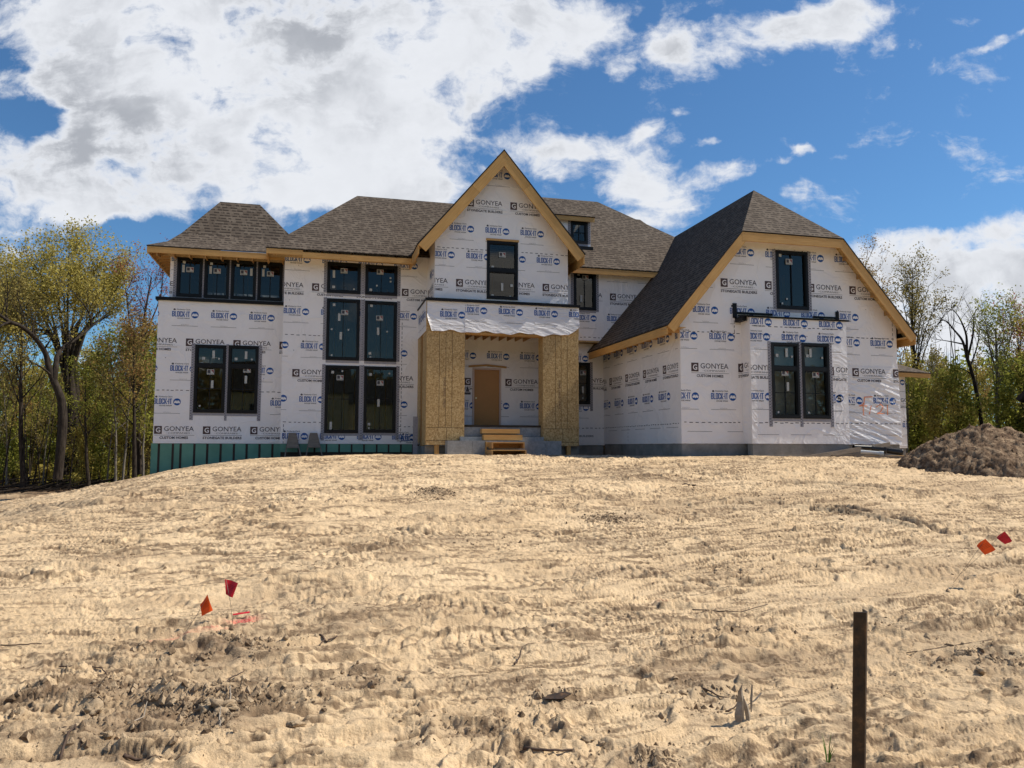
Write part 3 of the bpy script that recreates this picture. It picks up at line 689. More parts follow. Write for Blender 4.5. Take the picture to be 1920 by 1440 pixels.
# central gable roof: two steep slopes; ridge back into the main roof
yf, yb = GB-.50, 29.9
e = .06
L0 = (2.98, 8.17); R0 = (8.74, 8.17); AP = (gc, 11.58)
def V3(xz, y): return (xz[0], y, xz[1])
soff = []
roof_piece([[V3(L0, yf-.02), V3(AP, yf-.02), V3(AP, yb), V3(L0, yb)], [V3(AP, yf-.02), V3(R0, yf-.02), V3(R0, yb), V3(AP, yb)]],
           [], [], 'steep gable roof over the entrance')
gr_ = [o for o in house.children if o.name.startswith('roof')][-1]
def rake(parent, a, b, y, h, w_=.045, seam=.5):
    """rake boards following the slope from a to b in the XZ plane, in two lengths"""
    m_ = ((a[0]+(b[0]-a[0])*seam), (a[1]+(b[1]-a[1])*seam))
    for p, q in ((a, m_), (m_, b)):
        d = Vector((q[0]-p[0], 0, q[1]-p[1])).normalized()
        fb = MB(); fb.beam(Vector((p[0], y, p[1]))+d*.003, Vector((q[0], y, q[1]))-d*.003, w_, h); fb.build('fascia', 'pine_board', parent)
o_ = .04
rake(gr_, (L0[0]+.03, L0[1]-o_), (AP[0], AP[1]-o_-.02), yf+.01, .33, seam=.62); rake(gr_, (AP[0], AP[1]-o_-.02), (R0[0]-.03, R0[1]-o_), yf+.012, .33, seam=.32)
for sgn, P0 in ((1, L0), (-1, R0)):      # eave fascia running back, lookouts and soffit under the overhang
    fb = MB(); fb.beam((P0[0]+sgn*.05, yf+.04, P0[1]-.03), (P0[0]+sgn*.05, 27.6, P0[1]-.03), .045, .30); fb.build('fascia', 'pine_board', gr_)
for k in range(9):
    for sgn in (-1, 1):
        x_ = gc+sgn*(.18+.33*k)
        if abs(x_-gc) < 2.8: so_ = MB(); so_.box(x_-.02, x_+.02, yf+.04, GB-.004, gtop(x_)-.16, gtop(x_)-.03); so_.build('rafter_tail', 'rafter_pine', gr_)
so_ = MB(); q1 = [(3.05, 8.14), (gc, 11.45), (gc, 11.40), (3.05, 8.09)]
for sgn in (-1, 1):
    P = lambda x, z, y: (gc+(x-gc)*sgn*-1 if sgn == 1 else x, y, z)
    a = [P(3.02, 8.11, yf+.03), P(gc-.001, 11.47, yf+.03), P(gc-.001, 11.47, 27.4), P(3.02, 8.11, 27.4)]
    so_.slab(a if sgn == 1 else a[::-1], .012)
so_.build('soffit', 'osb', gr_)

# main roof
pitch = .97
def mz(y): return 8.2+pitch*(y-26.1)
ye = 26.05
front = [(-1.80, ye, mz(ye)), (16.7, ye, mz(ye)), (11.28, 30.0, mz(30.0)), (5.9, 30.0, mz(30.0)), (5.9, 29.1, mz(29.1)), (1.25, 29.1, mz(29.1))]
yB = 36
backz = 8.15
slabs = [front,
         [(-1.80, yB, backz), (-1.80, ye, mz(ye)), (1.25, 29.1, mz(29.1)), (1.25, 33, mz(29.1))],
         [(1.25, 33, mz(29.1)), (1.25, 29.1, mz(29.1)), (5.9, 29.1, mz(29.1)), (5.9, 33, mz(29.1))],
         [(5.9, 33, mz(30)), (5.9, 30, mz(30)), (11.28, 30, mz(30)), (11.28, 33, mz(30))],
         [(11.28, 33, mz(30)), (11.28, 30, mz(30)), (16.7, ye, mz(ye)), (18.2, 33, mz(ye))],
         [(-1.80, yB, backz), (1.25, 33, mz(29.1)), (5.9, 33, mz(29.1)), (5.9, 33, mz(30)), (11.28, 33, mz(30)), (18.2, 33, mz(ye)), (19, yB, backz)]]
mr_ = roof_piece(slabs, [((-1.78, ye+.03, 8.115), (-.62, ye+.03, 8.115), .045, .17), ((-.62, ye+.03, 8.06), (3.05, ye+.03, 8.06), .045, .19), ((8.4, ye+.03, 8.11), (12.9, ye+.03, 8.11), .045, .20),
                          ((-1.76, 27.3, 8.11), (-1.76, ye+.05, 8.11), .045, .20)],
                 [((x_, ye+.05, 8.02), (x_, MA, 8.45), .04, .12) for x_ in [-1.5+.5*i for i in range(10)]]+[((x_, ye+.05, 8.04), (x_, UP, 8.3), .04, .12) for x_ in [8.9+.5*i for i in range(8)]],
                 'broad main roof with long level ridges')
mb = MB(); mb.slab([(-1.74, MA+.1, 8.03), (-1.74, ye+.06, 8.03), (3.2, ye+.06, 8.0), (3.2, MA+.1, 8.0)][::-1], .012); mb.build('soffit', 'osb', mr_); mb = MB(); mb.slab([(8.5, UP+.1, 8.03), (8.5, ye+.06, 8.03), (12.9, ye+.06, 8.03), (12.9, UP+.1, 8.03)][::-1], .012)
mb.build('soffit', 'osb', mr_)
# rear hip seen beyond the right end of the main ridge
roof_piece([[(11.6, 29.6, 10.6), (17.5, 29.6, 8.6), (13.75, 31.2, 11.75), (12.2, 31.2, 11.78)], [(17.5, 29.6, 8.6), (18.5, 34, 8.6), (13.75, 31.2, 11.75)]], [])
# dormer
dy = 27.07; p0 = at(1040, 403, Y=dy); p1 = at(1108, 407, Y=dy); wz = at(1070, 413, Y=dy), at(1101, 458, Y=dy)
dx0, dx1, dzt, dzb = p0[0]-.35, p1[0]-.02, p1[2]-.10, wz[1][2]-.22
ww = window(dy, wz[0][0], wz[1][0]+.02, wz[1][2], wz[0][2]-.03, None, 'vh', (), tl=.0)
wall(house, 'wall', 'Y', dy, [(dx0, dzb), (dx1, dzb), (dx1, dzt), (dx0, dzt)], [ww], th=.1)
pr = None
for X_ in (dx0, dx1-.1):
    wall(house, 'wall', 'X', X_, [(-29.3, dzb), (-(dy+.101), dzb), (-(dy+.101), dzt), (-29.3, dzt)], th=.1)
roof_piece([[(dx0-.2, dy-.22, dzt+.05), (dx1+.12, dy-.22, dzt+.05), (dx1+.12, 29.3, dzt+.75), (dx0-.2, 29.3, dzt+.75)]],
           [((dx0-.2, dy-.17, dzt+.02), (dx1+.1, dy-.17, dzt+.02), .045, .17)], [], 'low shed roof of the small dormer')
mb = MB(); mb.box(dx0, dx1+.06, dy-.12, dy-.004, dzb-.02, dzb+.10); mb.build('sill_flashing', 'black_membrane', house)

# left wing roof, flared at the eaves
zr, yr = 10.45, 29.0
E0 = 8.22; yE = 27.05; xE = -5.62
fl1 = [(xE, yE, E0), (1.2, yE, E0), (.78, yE+.55, 8.52), (-5.08, yE+.55, 8.52)]
fl2 = [(-5.08, yE+.55, 8.52), (.78, yE+.55, 8.52), (-.3, yE+1.0, 8.96), (-4.72, yE+1.0, 8.96)]
fl3 = [(-4.72, yE+1.0, 8.96), (-.95, yE+1.0, 8.96), (-2.25, yr, zr), (-3.62, yr, zr)]
sl1 = [(xE, 34, E0), (xE, yE, E0), (-5.08, yE+.55, 8.52), (-5.08, 34, 8.52)]
sl2 = [(-5.08, 34, 8.52), (-5.08, yE+.55, 8.52), (-4.72, yE+1.0, 8.96), (-4.72, 34, 8.96)]
sl3 = [(-4.72, 34, 8.96), (-4.72, yE+1.0, 8.96), (-3.62, yr, zr), (-3.62, 33, zr)]
rt = [(-2.25, yr, zr), (-.95, yE+1.0, 8.96), (.2, 34, 8.4), (-2.25, 33, zr)]
tp_ = [(-3.62, yr, zr), (-2.25, yr, zr), (-2.25, 33, zr), (-3.62, 33, zr)]
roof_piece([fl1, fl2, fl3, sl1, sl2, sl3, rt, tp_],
           [((xE+.02, yE+.03, E0-.04), (-1.1, yE+.03, E0-.04), .045, .20), ((xE+.03, 34, E0-.04), (xE+.03, yE+.06, E0-.04), .045, .18)],
           [((xE+.06, y_, 8.14), (-4.98, y_, 8.28), .04, .14) for y_ in [yE+.3+.42*i for i in range(14)]]+[((x_, yE+.06, 8.0), (x_, LW+.3, 8.05), .04, .10) for x_ in [-5.3+.5*i for i in range(9)]],
           'flared hip roof of the left wing')
mb = MB(); mb.slab([(xE+.06, yE+.07, 8.155), (-4.95, yE+.07, 8.155), (-4.95, 34, 8.155), (xE+.06, 34, 8.155)], .01); mb.box(-5.0, -1.0, yE+.08, LW+.29, 8.02, 8.04)
mb.build('soffit', 'osb', [o for o in house.children if o.name.startswith('roof')][-1])
mb = MB(); mb.box(-4.99, -1.16, LW+.2, LW+.296, 8.03, 8.2, 0, 0); mb.build('frieze_board', 'pine_board', house)

# ---- porch box
px0, px1, pz0, pz1 = 3.33, 8.55, 5.36, 6.38
pr = Print()
mb = MB(); mb.box(px0, px1, PO+.02, PO+.30, pz0, pz1-.01, 0); mb.box(px0, px0+.3, PO+.301, MA-.01, pz0, pz1-.01, 0); mb.box(px1-.3, px1, PO+.301, MA-.01, pz0, pz1-.01, 0)
mb.build('porch_beam', 'osb', house)
mb = MB(); mb.box(px0-.03, px1+.02, PO-.05, MA-.02, pz1, pz1+.05); mb.box(px0-.05, px1+.03, PO-.075, PO-.052, pz1-.04, pz1+.055); mb.box(px0+.1, px1-.2, GB-.03, GB-.005, pz1+.05, pz1+.13)
mb.build('porch_membrane', 'black_membrane', house)
jo = MB()
for i in range(9): jo.box(4.75+.3*i, 4.79+.3*i, PO+.31, MA-.02, 5.42, 5.62, 0, 1)
jo.box(3.65, 8.2, PO+.31, MA-.02, 5.63, 5.65); jo.build('porch_ceiling', 'rafter_pine', house)
jo = MB(); jo.box(4.62, 7.26, PO+.0, PO+.30, 5.30, 5.358, 0, 0); jo.build('porch_header', 'pine_board', house)
# draped loose film on the porch beam: a wrinkled sheet with its own print
def drape(name, x0, x1, ztop, zbot_fn, Y, nx, nz, prn, amp, seed, label=None, bulge=.06):
    rs = np.random.RandomState(seed); ph = rs.rand(14)*6.28; fr = rs.uniform(1.0, 4.5, 14); an = rs.uniform(.6, 1.3, 14); wgt = rs.uniform(.4, 1, 14)
    def disp(x, z):
        k = max(0.0, min(1.0, (ztop-z)/max(.3, ztop-zbot_fn(x)))); s_ = 0
        for i in range(14):
            q = fr[i]*(x*math.cos(an[i])*1.3+z*math.sin(an[i])*2.6)*1.6+ph[i]; c_ = abs(math.sin(q)); s_ += wgt[i]*(1-c_)**3
        return Y-.006-(amp*s_*.16+bulge*k*k)*min(1, k*3)
    mb = MB(); G_ = [[None]*(nz+1) for _ in range(nx+1)]; base = 0
    for i in range(nx+1):
        for k in range(nz+1):
            x = x0+(x1-x0)*i/nx; zb = zbot_fn(x); z = ztop+(zb-ztop)*k/nz; mb.v.append((x, disp(x, z), z)); G_[i][k] = (len(mb.v)-1, x, z)
    for i in range(nx):
        for k in range(nz):
            q = [G_[i][k+1], G_[i+1][k+1], G_[i+1][k], G_[i][k]]; mb.f.append(tuple(a[0] for a in q)); mb.m.append(5); mb.smooth.append(True); mb.uv.extend((a[1], a[2]) for a in q)
    for p, m_, l in prn.q:
        cp = clip_convex(p, [(x0+.01, -9), (x1-.01, -9), (x1-.01, ztop-.01), (x0+.01, ztop-.01)])
        if len(cp) > 2 and all(w_ > zbot_fn(u)+.01 for u, w_ in cp): mb.face([(u, disp(u, w_)-.005-.003*l, w_) for u, w_ in cp], m_, cp)
    o = mb.build(name, INKS+['loose_wrap', 'orange_paint'], house)
    if label: o['label'] = label
    return o
pr = Print(); rows(pr, 'B', (934.8, 583.5), PO, -1, 2)
u, w_ = XZ(825, 588.5, PO); 
def zb(x):
    z = 5.36+.03*math.sin(x*5)+.02*math.sin(x*11)
    if x < 3.50: z += (3.50-x)*3.2
    if x > 8.15: z += (x-8.15)*.9
    return z
p2 = Print(); p2.blockit(u, w_); drape('loose_house_wrap', px0+.02, 4.62, pz1-.01, zb, PO, 60, 40, p2, .022, 3, 'loose wrinkled house wrap hanging over the porch beam')
drape('loose_house_wrap', 4.60, px1, pz1-.01, zb, PO-.008, 150, 40, pr, .024, 5, 'loose wrinkled house wrap hanging over the porch beam')
pr = Print(); pr.blockit(-26.5, 5.95); pr.blockit(-25.6, 5.95)
wall(house, 'wall', 'X', px0-.004, [(-26.79, 5.36), (-(PO+.02), 5.36), (-(PO+.02), 6.37), (-26.79, 6.37)], (), None, pr, th=.003)
# porch columns sheathed in OSB boards
def column(x0, x1, d, cuts, zsplit, zb0, ztop, zlow, label):
    mb = MB(); g = .013
    mb.box(x0+.02, x1-.02, PO+.02, PO+d-.02, zb0+.02, ztop-.02, 1)
    xs = [x0]+cuts+[x1]
    for a, b in zip(xs[:-1], xs[1:]): mb.box(a+g/2, b-g/2, PO, PO+.018, zsplit+g/2, ztop, 0)
    xm = cuts[0]+(x1-x0)*.2
    for a, b in ((x0, xm), (xm, x1)): mb.box(a+g/2, b-g/2, PO, PO+.018, zlow+g/2, zsplit-g/2, 0)
    mb.box(x0+g/2, x1-g/2, PO, PO+.018, zb0, zlow-g/2, 0)
    mb.box(x0, x0+.018, PO+.019, PO+d, zb0, ztop, 0); mb.box(x1-.018, x1, PO+.019, PO+d, zb0, ztop, 0)
    o = mb.build('porch_column', ['osb', 'dark_interior'], house); o['label'] = label
    s_ = MB()                    # the mill stamp, a smudged row of dark strokes down one board
    xc_ = (cuts[0]+cuts[1])/2+(.07 if x0 < 5 else .05); z = 3.35+.5
    for k in range(26):
        if k % 9 == 8: z -= .06; continue
        s_.box(xc_-.035+.01*(k % 3), xc_+.02+.008*(k % 2), PO-.0025, PO-.001, z-.018, z-.004); z -= .036
    s_.build('mill_stamp', 'brown_ink', o)
    return o
q = lambda px, py: XZ(px, py, PO)[0]
cL = column(3.35, 4.61, .95, [q(740+365/4.363, 700), q(740+418/4.363, 700), q(740+470/4.363, 700)], XZ(840, 802, PO)[1], 1.66, 5.36, XZ(840, 826, PO)[1], 'left porch column')
cR = column(7.27, 8.54, .55, [q(740+1315/4.363, 700), q(740+1362/4.363, 700), q(740+1412/4.363, 700)], XZ(1040, 804, PO)[1], 1.64, 5.36, XZ(1040, 829, PO)[1], 'right porch column')
for c_, xs in ((cL, (3.72,)), (cR, (8.18,))):
    mb = MB()
    for x_ in xs: mb.box(x_-.07, x_+.07, PO+.03, PO+.15, 1.2, 1.655, 0, 2)
    mb.build('support_post', 'pine_board', c_)
mb = MB(); mb.box(3.36, 3.50, PO+1.35, PO+1.45, 1.3, 5.4, 0, 2); mb.box(3.345, 3.36, PO+1.5, MA-.01, 1.75, 5.35, 1); mb.box(3.36, 3.9, MA-.06, MA-.01, 1.75, 5.35, 1); mb.build('porch_jamb', ['rafter_pine', 'osb'], house)
# stoop: three tiers of concrete block
def blocks(name, x0, x1, y0, y1, z0, z1, L):
    mb = MB(); x = x0; g = .008
    while x < x1-.02:
        e_ = min(x+L, x1); mb.box(x+g/2, e_-g/2, y0, y1, z0, z1); x = e_
    mb.box(x0, x1, y0+.012, y1-.01, z0+.002, z1-.012); return mb.build(name, 'block', house)
blocks('stoop_block_course', 4.62, 7.26, 24.85, 26.6, 1.95, 2.26, .62)
blocks('stoop_block_course', 4.45, 7.26, 24.45, 25.2, 1.65, 1.935, .72)
b3 = [XZ(839, 826, 24.05), XZ(1053, 845, 24.05)]
blocks('stoop_block_course', b3[0][0], b3[1][0], 24.05, 24.5, 1.20, b3[0][1], .81)
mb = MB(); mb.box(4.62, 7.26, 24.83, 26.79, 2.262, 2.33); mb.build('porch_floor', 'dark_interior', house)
mb = MB(); mb.box(3.36, 4.6, PO+.2, MA, .9, 1.63); mb.box(7.27, 8.6, PO+.2, MA, .9, 1.63); mb.build('porch_foundation', 'concrete', house)

# ---- garage wing
gcx, gzr, gyr = 13.93, 10.17, 22.3
gTL, gTR, gBL, gBR = (12.15, 8.07), (15.66, 8.07), (9.66, 5.12), (18.24, 5.12)
fy = GA-.45; gyb = 28.6
pr = Print()
rows(pr, 'B', (1413.8, 473.5), GA, 0, 0, right=True); rows(pr, 'B', (1435, 476.5), GA, 0, 2)
rows(pr, 'G', (1351, 529.5), GA, -1, 3, True); rows(pr, 'B', (1299, 579), GA, 0, 4)
rows(pr, 'B', (1330, 630), GA, -1, 0); rows(pr, 'B', (1632, 643), GA, -1, 0); rows(pr, 'G', (1296, 688), GA, 0, 0, False); rows(pr, 'G', (1384, 690), GA, 0, 0, True); rows(pr, 'G', (1597, 698), GA, 0, 1, False)
rows(pr, 'B', (1333, 742.6), GA, -1, 1); rows(pr, 'B', (1635.5, 751), GA, -1, 0)
for a, b in ((10.4, 12.3), (15.7, 17.8)): pr.dashes(a, b, XZ(1340, 792, GA)[1]+(.0 if a < 12 else .02))
pr.dashes(10.4, 12.2, XZ(1330, 626, GA)[1]+.05); pr.dashes(15.7, 17.8, XZ(1650, 638, GA)[1]+.05); pr.vdashes(12.1, 4.9, 5.9); pr.vdashes(17.72, 5.0, 5.5)
for k in range(2): pr.rect(10.5+k*1.3, 11.3+k*1.3, 2.07, 2.08, 4); pr.rect(15.9+k, 16.7+k, 2.0, 2.01, 4)
def strokes(P, S, wd, m_):
    for s_ in S:
        for a, b in zip(s_[:-1], s_[1:]):
            d = Vector((b[0]-a[0], b[1]-a[1])); n_ = Vector((-d.y, d.x)).normalized()*wd/2; d = d.normalized()*wd*.3
            P.poly([(a[0]-n_.x-d.x, a[1]-n_.y-d.y), (b[0]-n_.x+d.x, b[1]-n_.y+d.y), (b[0]+n_.x+d.x, b[1]+n_.y+d.y), (a[0]+n_.x-d.x, a[1]+n_.y-d.y)], m_, 2)
def sp(L): return [[XZ(1360+x/4.5, 560+y/4.5, GA) for x, y in s_] for s_ in L]
strokes(pr, sp([[(1165, 830), (1160, 890), (1120, 905), (1185, 905)], [(1152, 880), (1158, 985)], [(1222, 905), (1205, 975)], [(1265, 915), (1300, 890), (1322, 915), (1300, 955), (1270, 970), (1335, 968)], [(1358, 900), (1360, 980)], [(1165, 832), (1230, 828)]]), .03, 6)
gout = [(10.31, 1.72), (17.86, 1.72), (17.86, 5.45), (15.62, 8.02), (12.19, 8.02), (10.31, 5.6)]
def wall_orange(*a, **k): return wall(*a, **k)
ww = window(GA, 13.56, 14.68, 5.85, 7.68, None, 'v', [('L', .42, .82), ('S', .08, .92), ('s', .3, .18), ('s', .12, .1)], tl=.02)
_w = wall(house, 'wall', 'Y', GA, gout, [ww], INKS+['orange_paint'], pr)
drape('loose_house_wrap', 15.635, 17.865, 4.15, lambda x: 1.715+.01*math.sin(x*9), GA-.014, 110, 110, pr, .055, 17, 'slack shiny house wrap with creases on the garage wall, under the orange paint marks', .03)
# garage side wall, facing left
pr = Print()
def XY(px, py): p = at(px, py, X=10.31); return -p[1], p[2]
for r_, y_ in (((1233, 638), 1), ((1203.5, 646), 1), ((1175.7, 655), 1), ((1151, 662), 1)): pass
u, w_ = XY(1233, 640); 
for k in range(-5, 2): pr.blockit(u+k*1.225, w_)
u, w_ = XY(1243, 694)
for k in range(-4, 1): pr.gonyea(u+k*1.5, w_, k % 2 == 0)
u, w_ = XY(1234.8, 745)
for k in range(-5, 1): pr.blockit(u+k*1.225, w_)
u, w_ = XY(1220, 797); pr.dashes(-26.8, -20.7, w_); pr.vdashes(-24.6, 1.8, w_)
for k in range(5): pr.rect(-26.4+k*1.2, -25.6+k*1.2, w_-.12, w_-.11, 4)
wall(house, 'wall', 'X', 10.31, [(-26.9, 1.72), (-20.751, 1.72), (-20.751, 5.5), (-26.9, 5.5)], (), None, pr)
wall(house, 'wall', 'X', 17.71, [(-34, 1.72), (-20.751, 1.72), (-20.751, 5.5), (-34, 5.5)])
# bump-out
pr = Print()
rows(pr, 'B', (1400, 601), BU, 0, 2); rows(pr, 'B', (1396.7, 629), BU, 0, 2); rows(pr, 'G', (1384, 690.5), BU, 0, 2, True); rows(pr, 'B', (1400, 742), BU, 0, 2); rows(pr, 'B', (1579, 747), BU, 0, 0, right=True)
pr.dashes(12.45, 15.55, XZ(1480, 614, BU)[1]); pr.dashes(12.4, 15.55, XZ(1480, 793, BU)[1])
for k in range(3): pr.rect(12.5+k*1.1, 13.2+k*1.1, 1.98, 1.99, 4)
ww = [window(BU, 13.0, 13.93, 2.47, 4.73, 3.98, 'vh', rt=False, stickers= [('L', .5, .60), ('S', .12, .66), ('T', .6, .87), ('s', .85, .82), ('S', .15, .83), ('T', .62, .42), ('s', .15, .08)]),
      window(BU, 14.03, 14.97, 2.47, 4.75, 3.98, 'vh', lc=.098, stickers= [('L', .52, .58), ('S', .12, .65), ('T', .3, .87), ('s', .85, .81), ('S', .15, .83), ('s', .15, .08)])]
wall(house, 'wall', 'Y', BU, [(12.32, 1.72), (15.62, 1.72), (15.62, 5.50), (12.32, 5.50)], ww, None, pr, th=.12)
pr = Print(); pr.gonyea(-20.75, 4.0, True)
wall(house, 'wall', 'X', 12.32, [(-20.6, 1.72), (-20.225, 1.72), (-20.225, 5.5), (-20.6, 5.5)], (), None, pr, th=.1)
wall(house, 'wall', 'X', 15.52, [(-20.6, 1.72), (-20.225, 1.72), (-20.225, 5.5), (-20.6, 5.5)], th=.1)
mb = MB(); mb.slab([(12.22, BU-.06, 5.50), (15.70, BU-.06, 5.50), (15.70, GA-.01, 5.60), (12.22, GA-.01, 5.60)], .04)
mb.box(12.25, 15.68, BU-.045, BU-.005, 5.452, 5.49); mb.box(12.181, 13.40, GA-.03, GA-.006, 5.62, 5.69); mb.box(14.82, 15.629, GA-.03, GA-.006, 5.62, 5.68); mb.box(12.05, 12.18, GA-.035, GA-.006, 5.5, 5.95); mb.box(15.63, 15.74, GA-.035, GA-.006, 5.55, 5.85)
mb.box(12.12, 12.28, BU+.1, GA-.01, 5.36, 5.5)
mb.build('bay_membrane', 'black_membrane', house)
# garage roof
A3 = (gcx, gyr, gzr)
def g3(p, y): return (p[0], y, p[1])
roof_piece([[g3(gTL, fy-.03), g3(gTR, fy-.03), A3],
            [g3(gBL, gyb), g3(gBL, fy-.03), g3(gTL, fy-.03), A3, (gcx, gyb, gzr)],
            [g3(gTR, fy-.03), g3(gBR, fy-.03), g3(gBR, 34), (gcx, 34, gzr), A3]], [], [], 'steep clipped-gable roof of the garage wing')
ga_ = [o for o in house.children if o.name.startswith('roof')][-1]
mb = MB(); mb.beam((gTL[0]+.01, fy, gTL[1]-.04), (gTR[0]-.01, fy, gTR[1]-.04), .045, .27); mb.build('fascia', 'pine_board', ga_)
rake(ga_, (gBL[0]+.03, gBL[1]-.03), (gTL[0], gTL[1]-.05), fy+.002, .27, seam=.45); rake(ga_, (gTR[0], gTR[1]-.05), (gBR[0]-.03, gBR[1]-.03), fy+.002, .27, seam=.5)
for sgn, P0, y2 in ((1, gBL, 26.75), (-1, gBR, 33)):
    fb = MB(); fb.beam((P0[0]+sgn*.04, fy+.03, P0[1]-.03), (P0[0]+sgn*.04, y2, P0[1]-.03), .045, .24); fb.build('fascia', 'pine_board', ga_)
for k in range(5):
    for sgn, a, b in ((1, gBL, gTL), (-1, gBR, gTR)):
        t_ = .12+.19*k; x_ = a[0]+(b[0]-a[0])*t_; z_ = a[1]+(b[1]-a[1])*t_-.10
        rb = MB(); rb.box(x_-.02, x_+.02, fy+.03, GA-.005, z_-.13, z_); rb.build('rafter_tail', 'rafter_pine', ga_)
for k in range(12): y_ = fy+.5+.5*k; rb = MB(); rb.box(gBL[0]+.06, gBL[0]+.64, y_-.02, y_+.02, 4.98, 5.07); rb.build('rafter_tail', 'rafter_pine', ga_)
sf = MB()
sf.slab([(gBL[0]+.06, 26.7, 5.075), (gBL[0]+.06, fy+.03, 5.075), (10.30, fy+.03, 5.075), (10.30, 26.7, 5.075)][::-1], .01)
sf.slab([(17.87, 33, 5.075), (17.87, fy+.03, 5.075), (gBR[0]-.06, fy+.03, 5.075), (gBR[0]-.06, 33, 5.075)][::-1], .01)
for a, b in ((gBL, gTL), (gTR, gBR)):
    sf.slab([(a[0], fy+.03, a[1]-.10), (b[0], fy+.03, b[1]-.10), (b[0], GA-.005, b[1]-.10), (a[0], GA-.005, a[1]-.10)], .012)
sf.slab([(gTL[0], fy+.03, 7.98), (gTR[0], fy+.03, 7.98), (gTR[0], GA-.005, 7.98), (gTL[0], GA-.005, 7.98)], .012)
sf.build('soffit', 'osb', ga_)
# rear wing glimpsed beyond the garage
mb = MB(); mb.slab([(21.5, 26.6, 4.82), (24.72, 26.6, 4.72), (22.5, 30, 6.2), (20, 30, 6.2)], .04); mb.slab([(24.72, 26.6, 4.72), (24.72, 34, 4.72), (22.5, 30, 6.2)], .04)
rr_ = mb.build('roof', ['shingles'], house); rr_['label'] = 'small lean-to roof behind the right end of the garage'
fb = MB(); fb.beam((21.4, 26.65, 4.73), (24.7, 26.65, 4.68), .045, .17); fb.build('fascia', 'pine_board', rr_)
pr = Print(); pr.blockit(22.9, 4.35); pr.gonyea(23.2, 3.55, False); pr.blockit(23.55, 2.55)
wall(house, 'wall', 'Y', 27.0, [(17.8, 1.6), (23.75, 1.6), (23.75, 4.6), (17.8, 4.6)], (), None, pr)
wall(house, 'wall', 'X', 23.6, [(-34, 1.6), (-27.151, 1.6), (-27.151, 4.6), (-34, 4.6)])
# closing walls at the back
wall(house, 'wall', 'Y', 34.5, [(-5.0, 1.0), (17.7, 1.0), (17.7, 8.2), (-5.0, 8.2)])
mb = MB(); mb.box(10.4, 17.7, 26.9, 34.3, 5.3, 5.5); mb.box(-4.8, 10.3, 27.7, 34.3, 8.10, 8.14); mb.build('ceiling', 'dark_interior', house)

# ---- interior seen dimly through the glass
mb = MB(); mb.box(-4.8, 3.4, 27.6, 34.3, 1.95, 2.02); mb.box(-4.9, -1.2, 27.72, 34.3, 5.35, 5.6); mb.box(3.6, 10.2, 27.0, 34.3, 5.55, 5.8); mb.box(3.7, 8.2, 25.1, 27.0, 5.68, 5.8)
mb.box(10.5, 17.6, 20.8, 34.3, 1.6, 1.68); mb.box(10.5, 17.6, 20.8, 34.3, 5.55, 5.7); mb.box(8.7, 10.3, 27.0, 34.3, 1.9, 2.0); mb.build('floor_deck', 'osb', house)
mb = MB()
for x0, x1, y_, z0, z1 in ((-4.8, -1.3, 30.3, 2.05, 5.3), (-1.1, 3.3, 31.2, 2.05, 8.0), (-4.8, -1.3, 30.5, 5.62, 8.0), (10.6, 17.6, 24.2, 1.7, 5.5), (12.3, 15.6, 23.2, 5.72, 7.6), (8.7, 10.2, 29.5, 5.8, 8.0), (3.8, 8.1, 28.0, 5.82, 9.0)):
    x_ = x0
    while x_ < x1: mb.box(x_, x_+.045, y_, y_+.11, z0, z1, 0, 2); x_ += .41
    mb.box(x0, x1, y_-.002, y_+.112, z0+(z1-z0)*.5, z0+(z1-z0)*.5+.05, 0, 0)
mb.build('stud_wall', 'rafter_pine', house)

# ---- foundations
for B_ in ((10.33, 17.84, GA+.02, GA+.3, .8, 1.715), (12.34, 15.60, BU+.02, BU+.3, .8, 1.712), (10.33, 10.6, GA+.302, 26.88, .8, 1.715), (17.56, 17.84, GA+.302, 34, .8, 1.715),
           (8.6, 10.3, MA+.14, MA+.5, .8, 1.675), (17.9, 23.7, 27.04, 27.3, .5, 1.6), (-1.15, 3.3, MA+.08, MA+.4, .3, 1.60), (-5.2, -1.16, LW+.08, LW+.4, -.3, 1.60)):
    mb = MB(); mb.box(*B_); mb.build('foundation', 'concrete', house)
mb = MB()
cuts = [at(260+x/5.143, 860, Y=LW)[0] for x in (190, 325, 400, 533, 658, 787, 915, 1038, 1162, 1287)]
for x_ in cuts: mb.box(x_-.035, x_+.035, LW+.005, LW+.05, -.2, 1.69, 1)
xs = [-5.28]+cuts+[-1.16]
for a, b in zip(xs[:-1], xs[1:]): mb.box(a+(.036 if a > -5.2 else 0), b-.036, LW+.012, LW+.07, -.3, 1.695, 0)
mb.box(-5.30, -5.282, LW+.012, 36, -.6, 1.695, 0)
mb.build('foam_board', ['green_foam', 'dark_interior'], house)
mb = MB()
cuts = [at(500+x/6.0, 845, Y=MA)[0] for x in (672, 815, 955, 1095, 1238, 1372, 1510, 1645)]
cuts = [-.62, -.1]+cuts; cuts = [c_ for c_ in cuts if -1.1 < c_ < 3.25]
xs = [-1.2]+cuts+[3.34]
for a, b in zip(xs[:-1], xs[1:]): mb.box(a+(.03 if a > -1.1 else 0), b-.03, MA+.012, MA+.07, 1.42, 1.695, 0)
for x_ in cuts: mb.box(x_-.028, x_+.028, MA+.018, MA+.05, .3, 1.69, 1)
mb.box(-1.2, 3.34, MA+.055, MA+.075, .2, 1.41, 1); mb.box(-1.22, -1.2, MA+.02, LW+.01, .2, 1.69, 0)  # dark strip below the boards stands in for shade under the ledge
mb.build('foam_board', ['green_foam', 'dark_interior'], house)
# loose film skirt on the right of the garage
pr = Print()

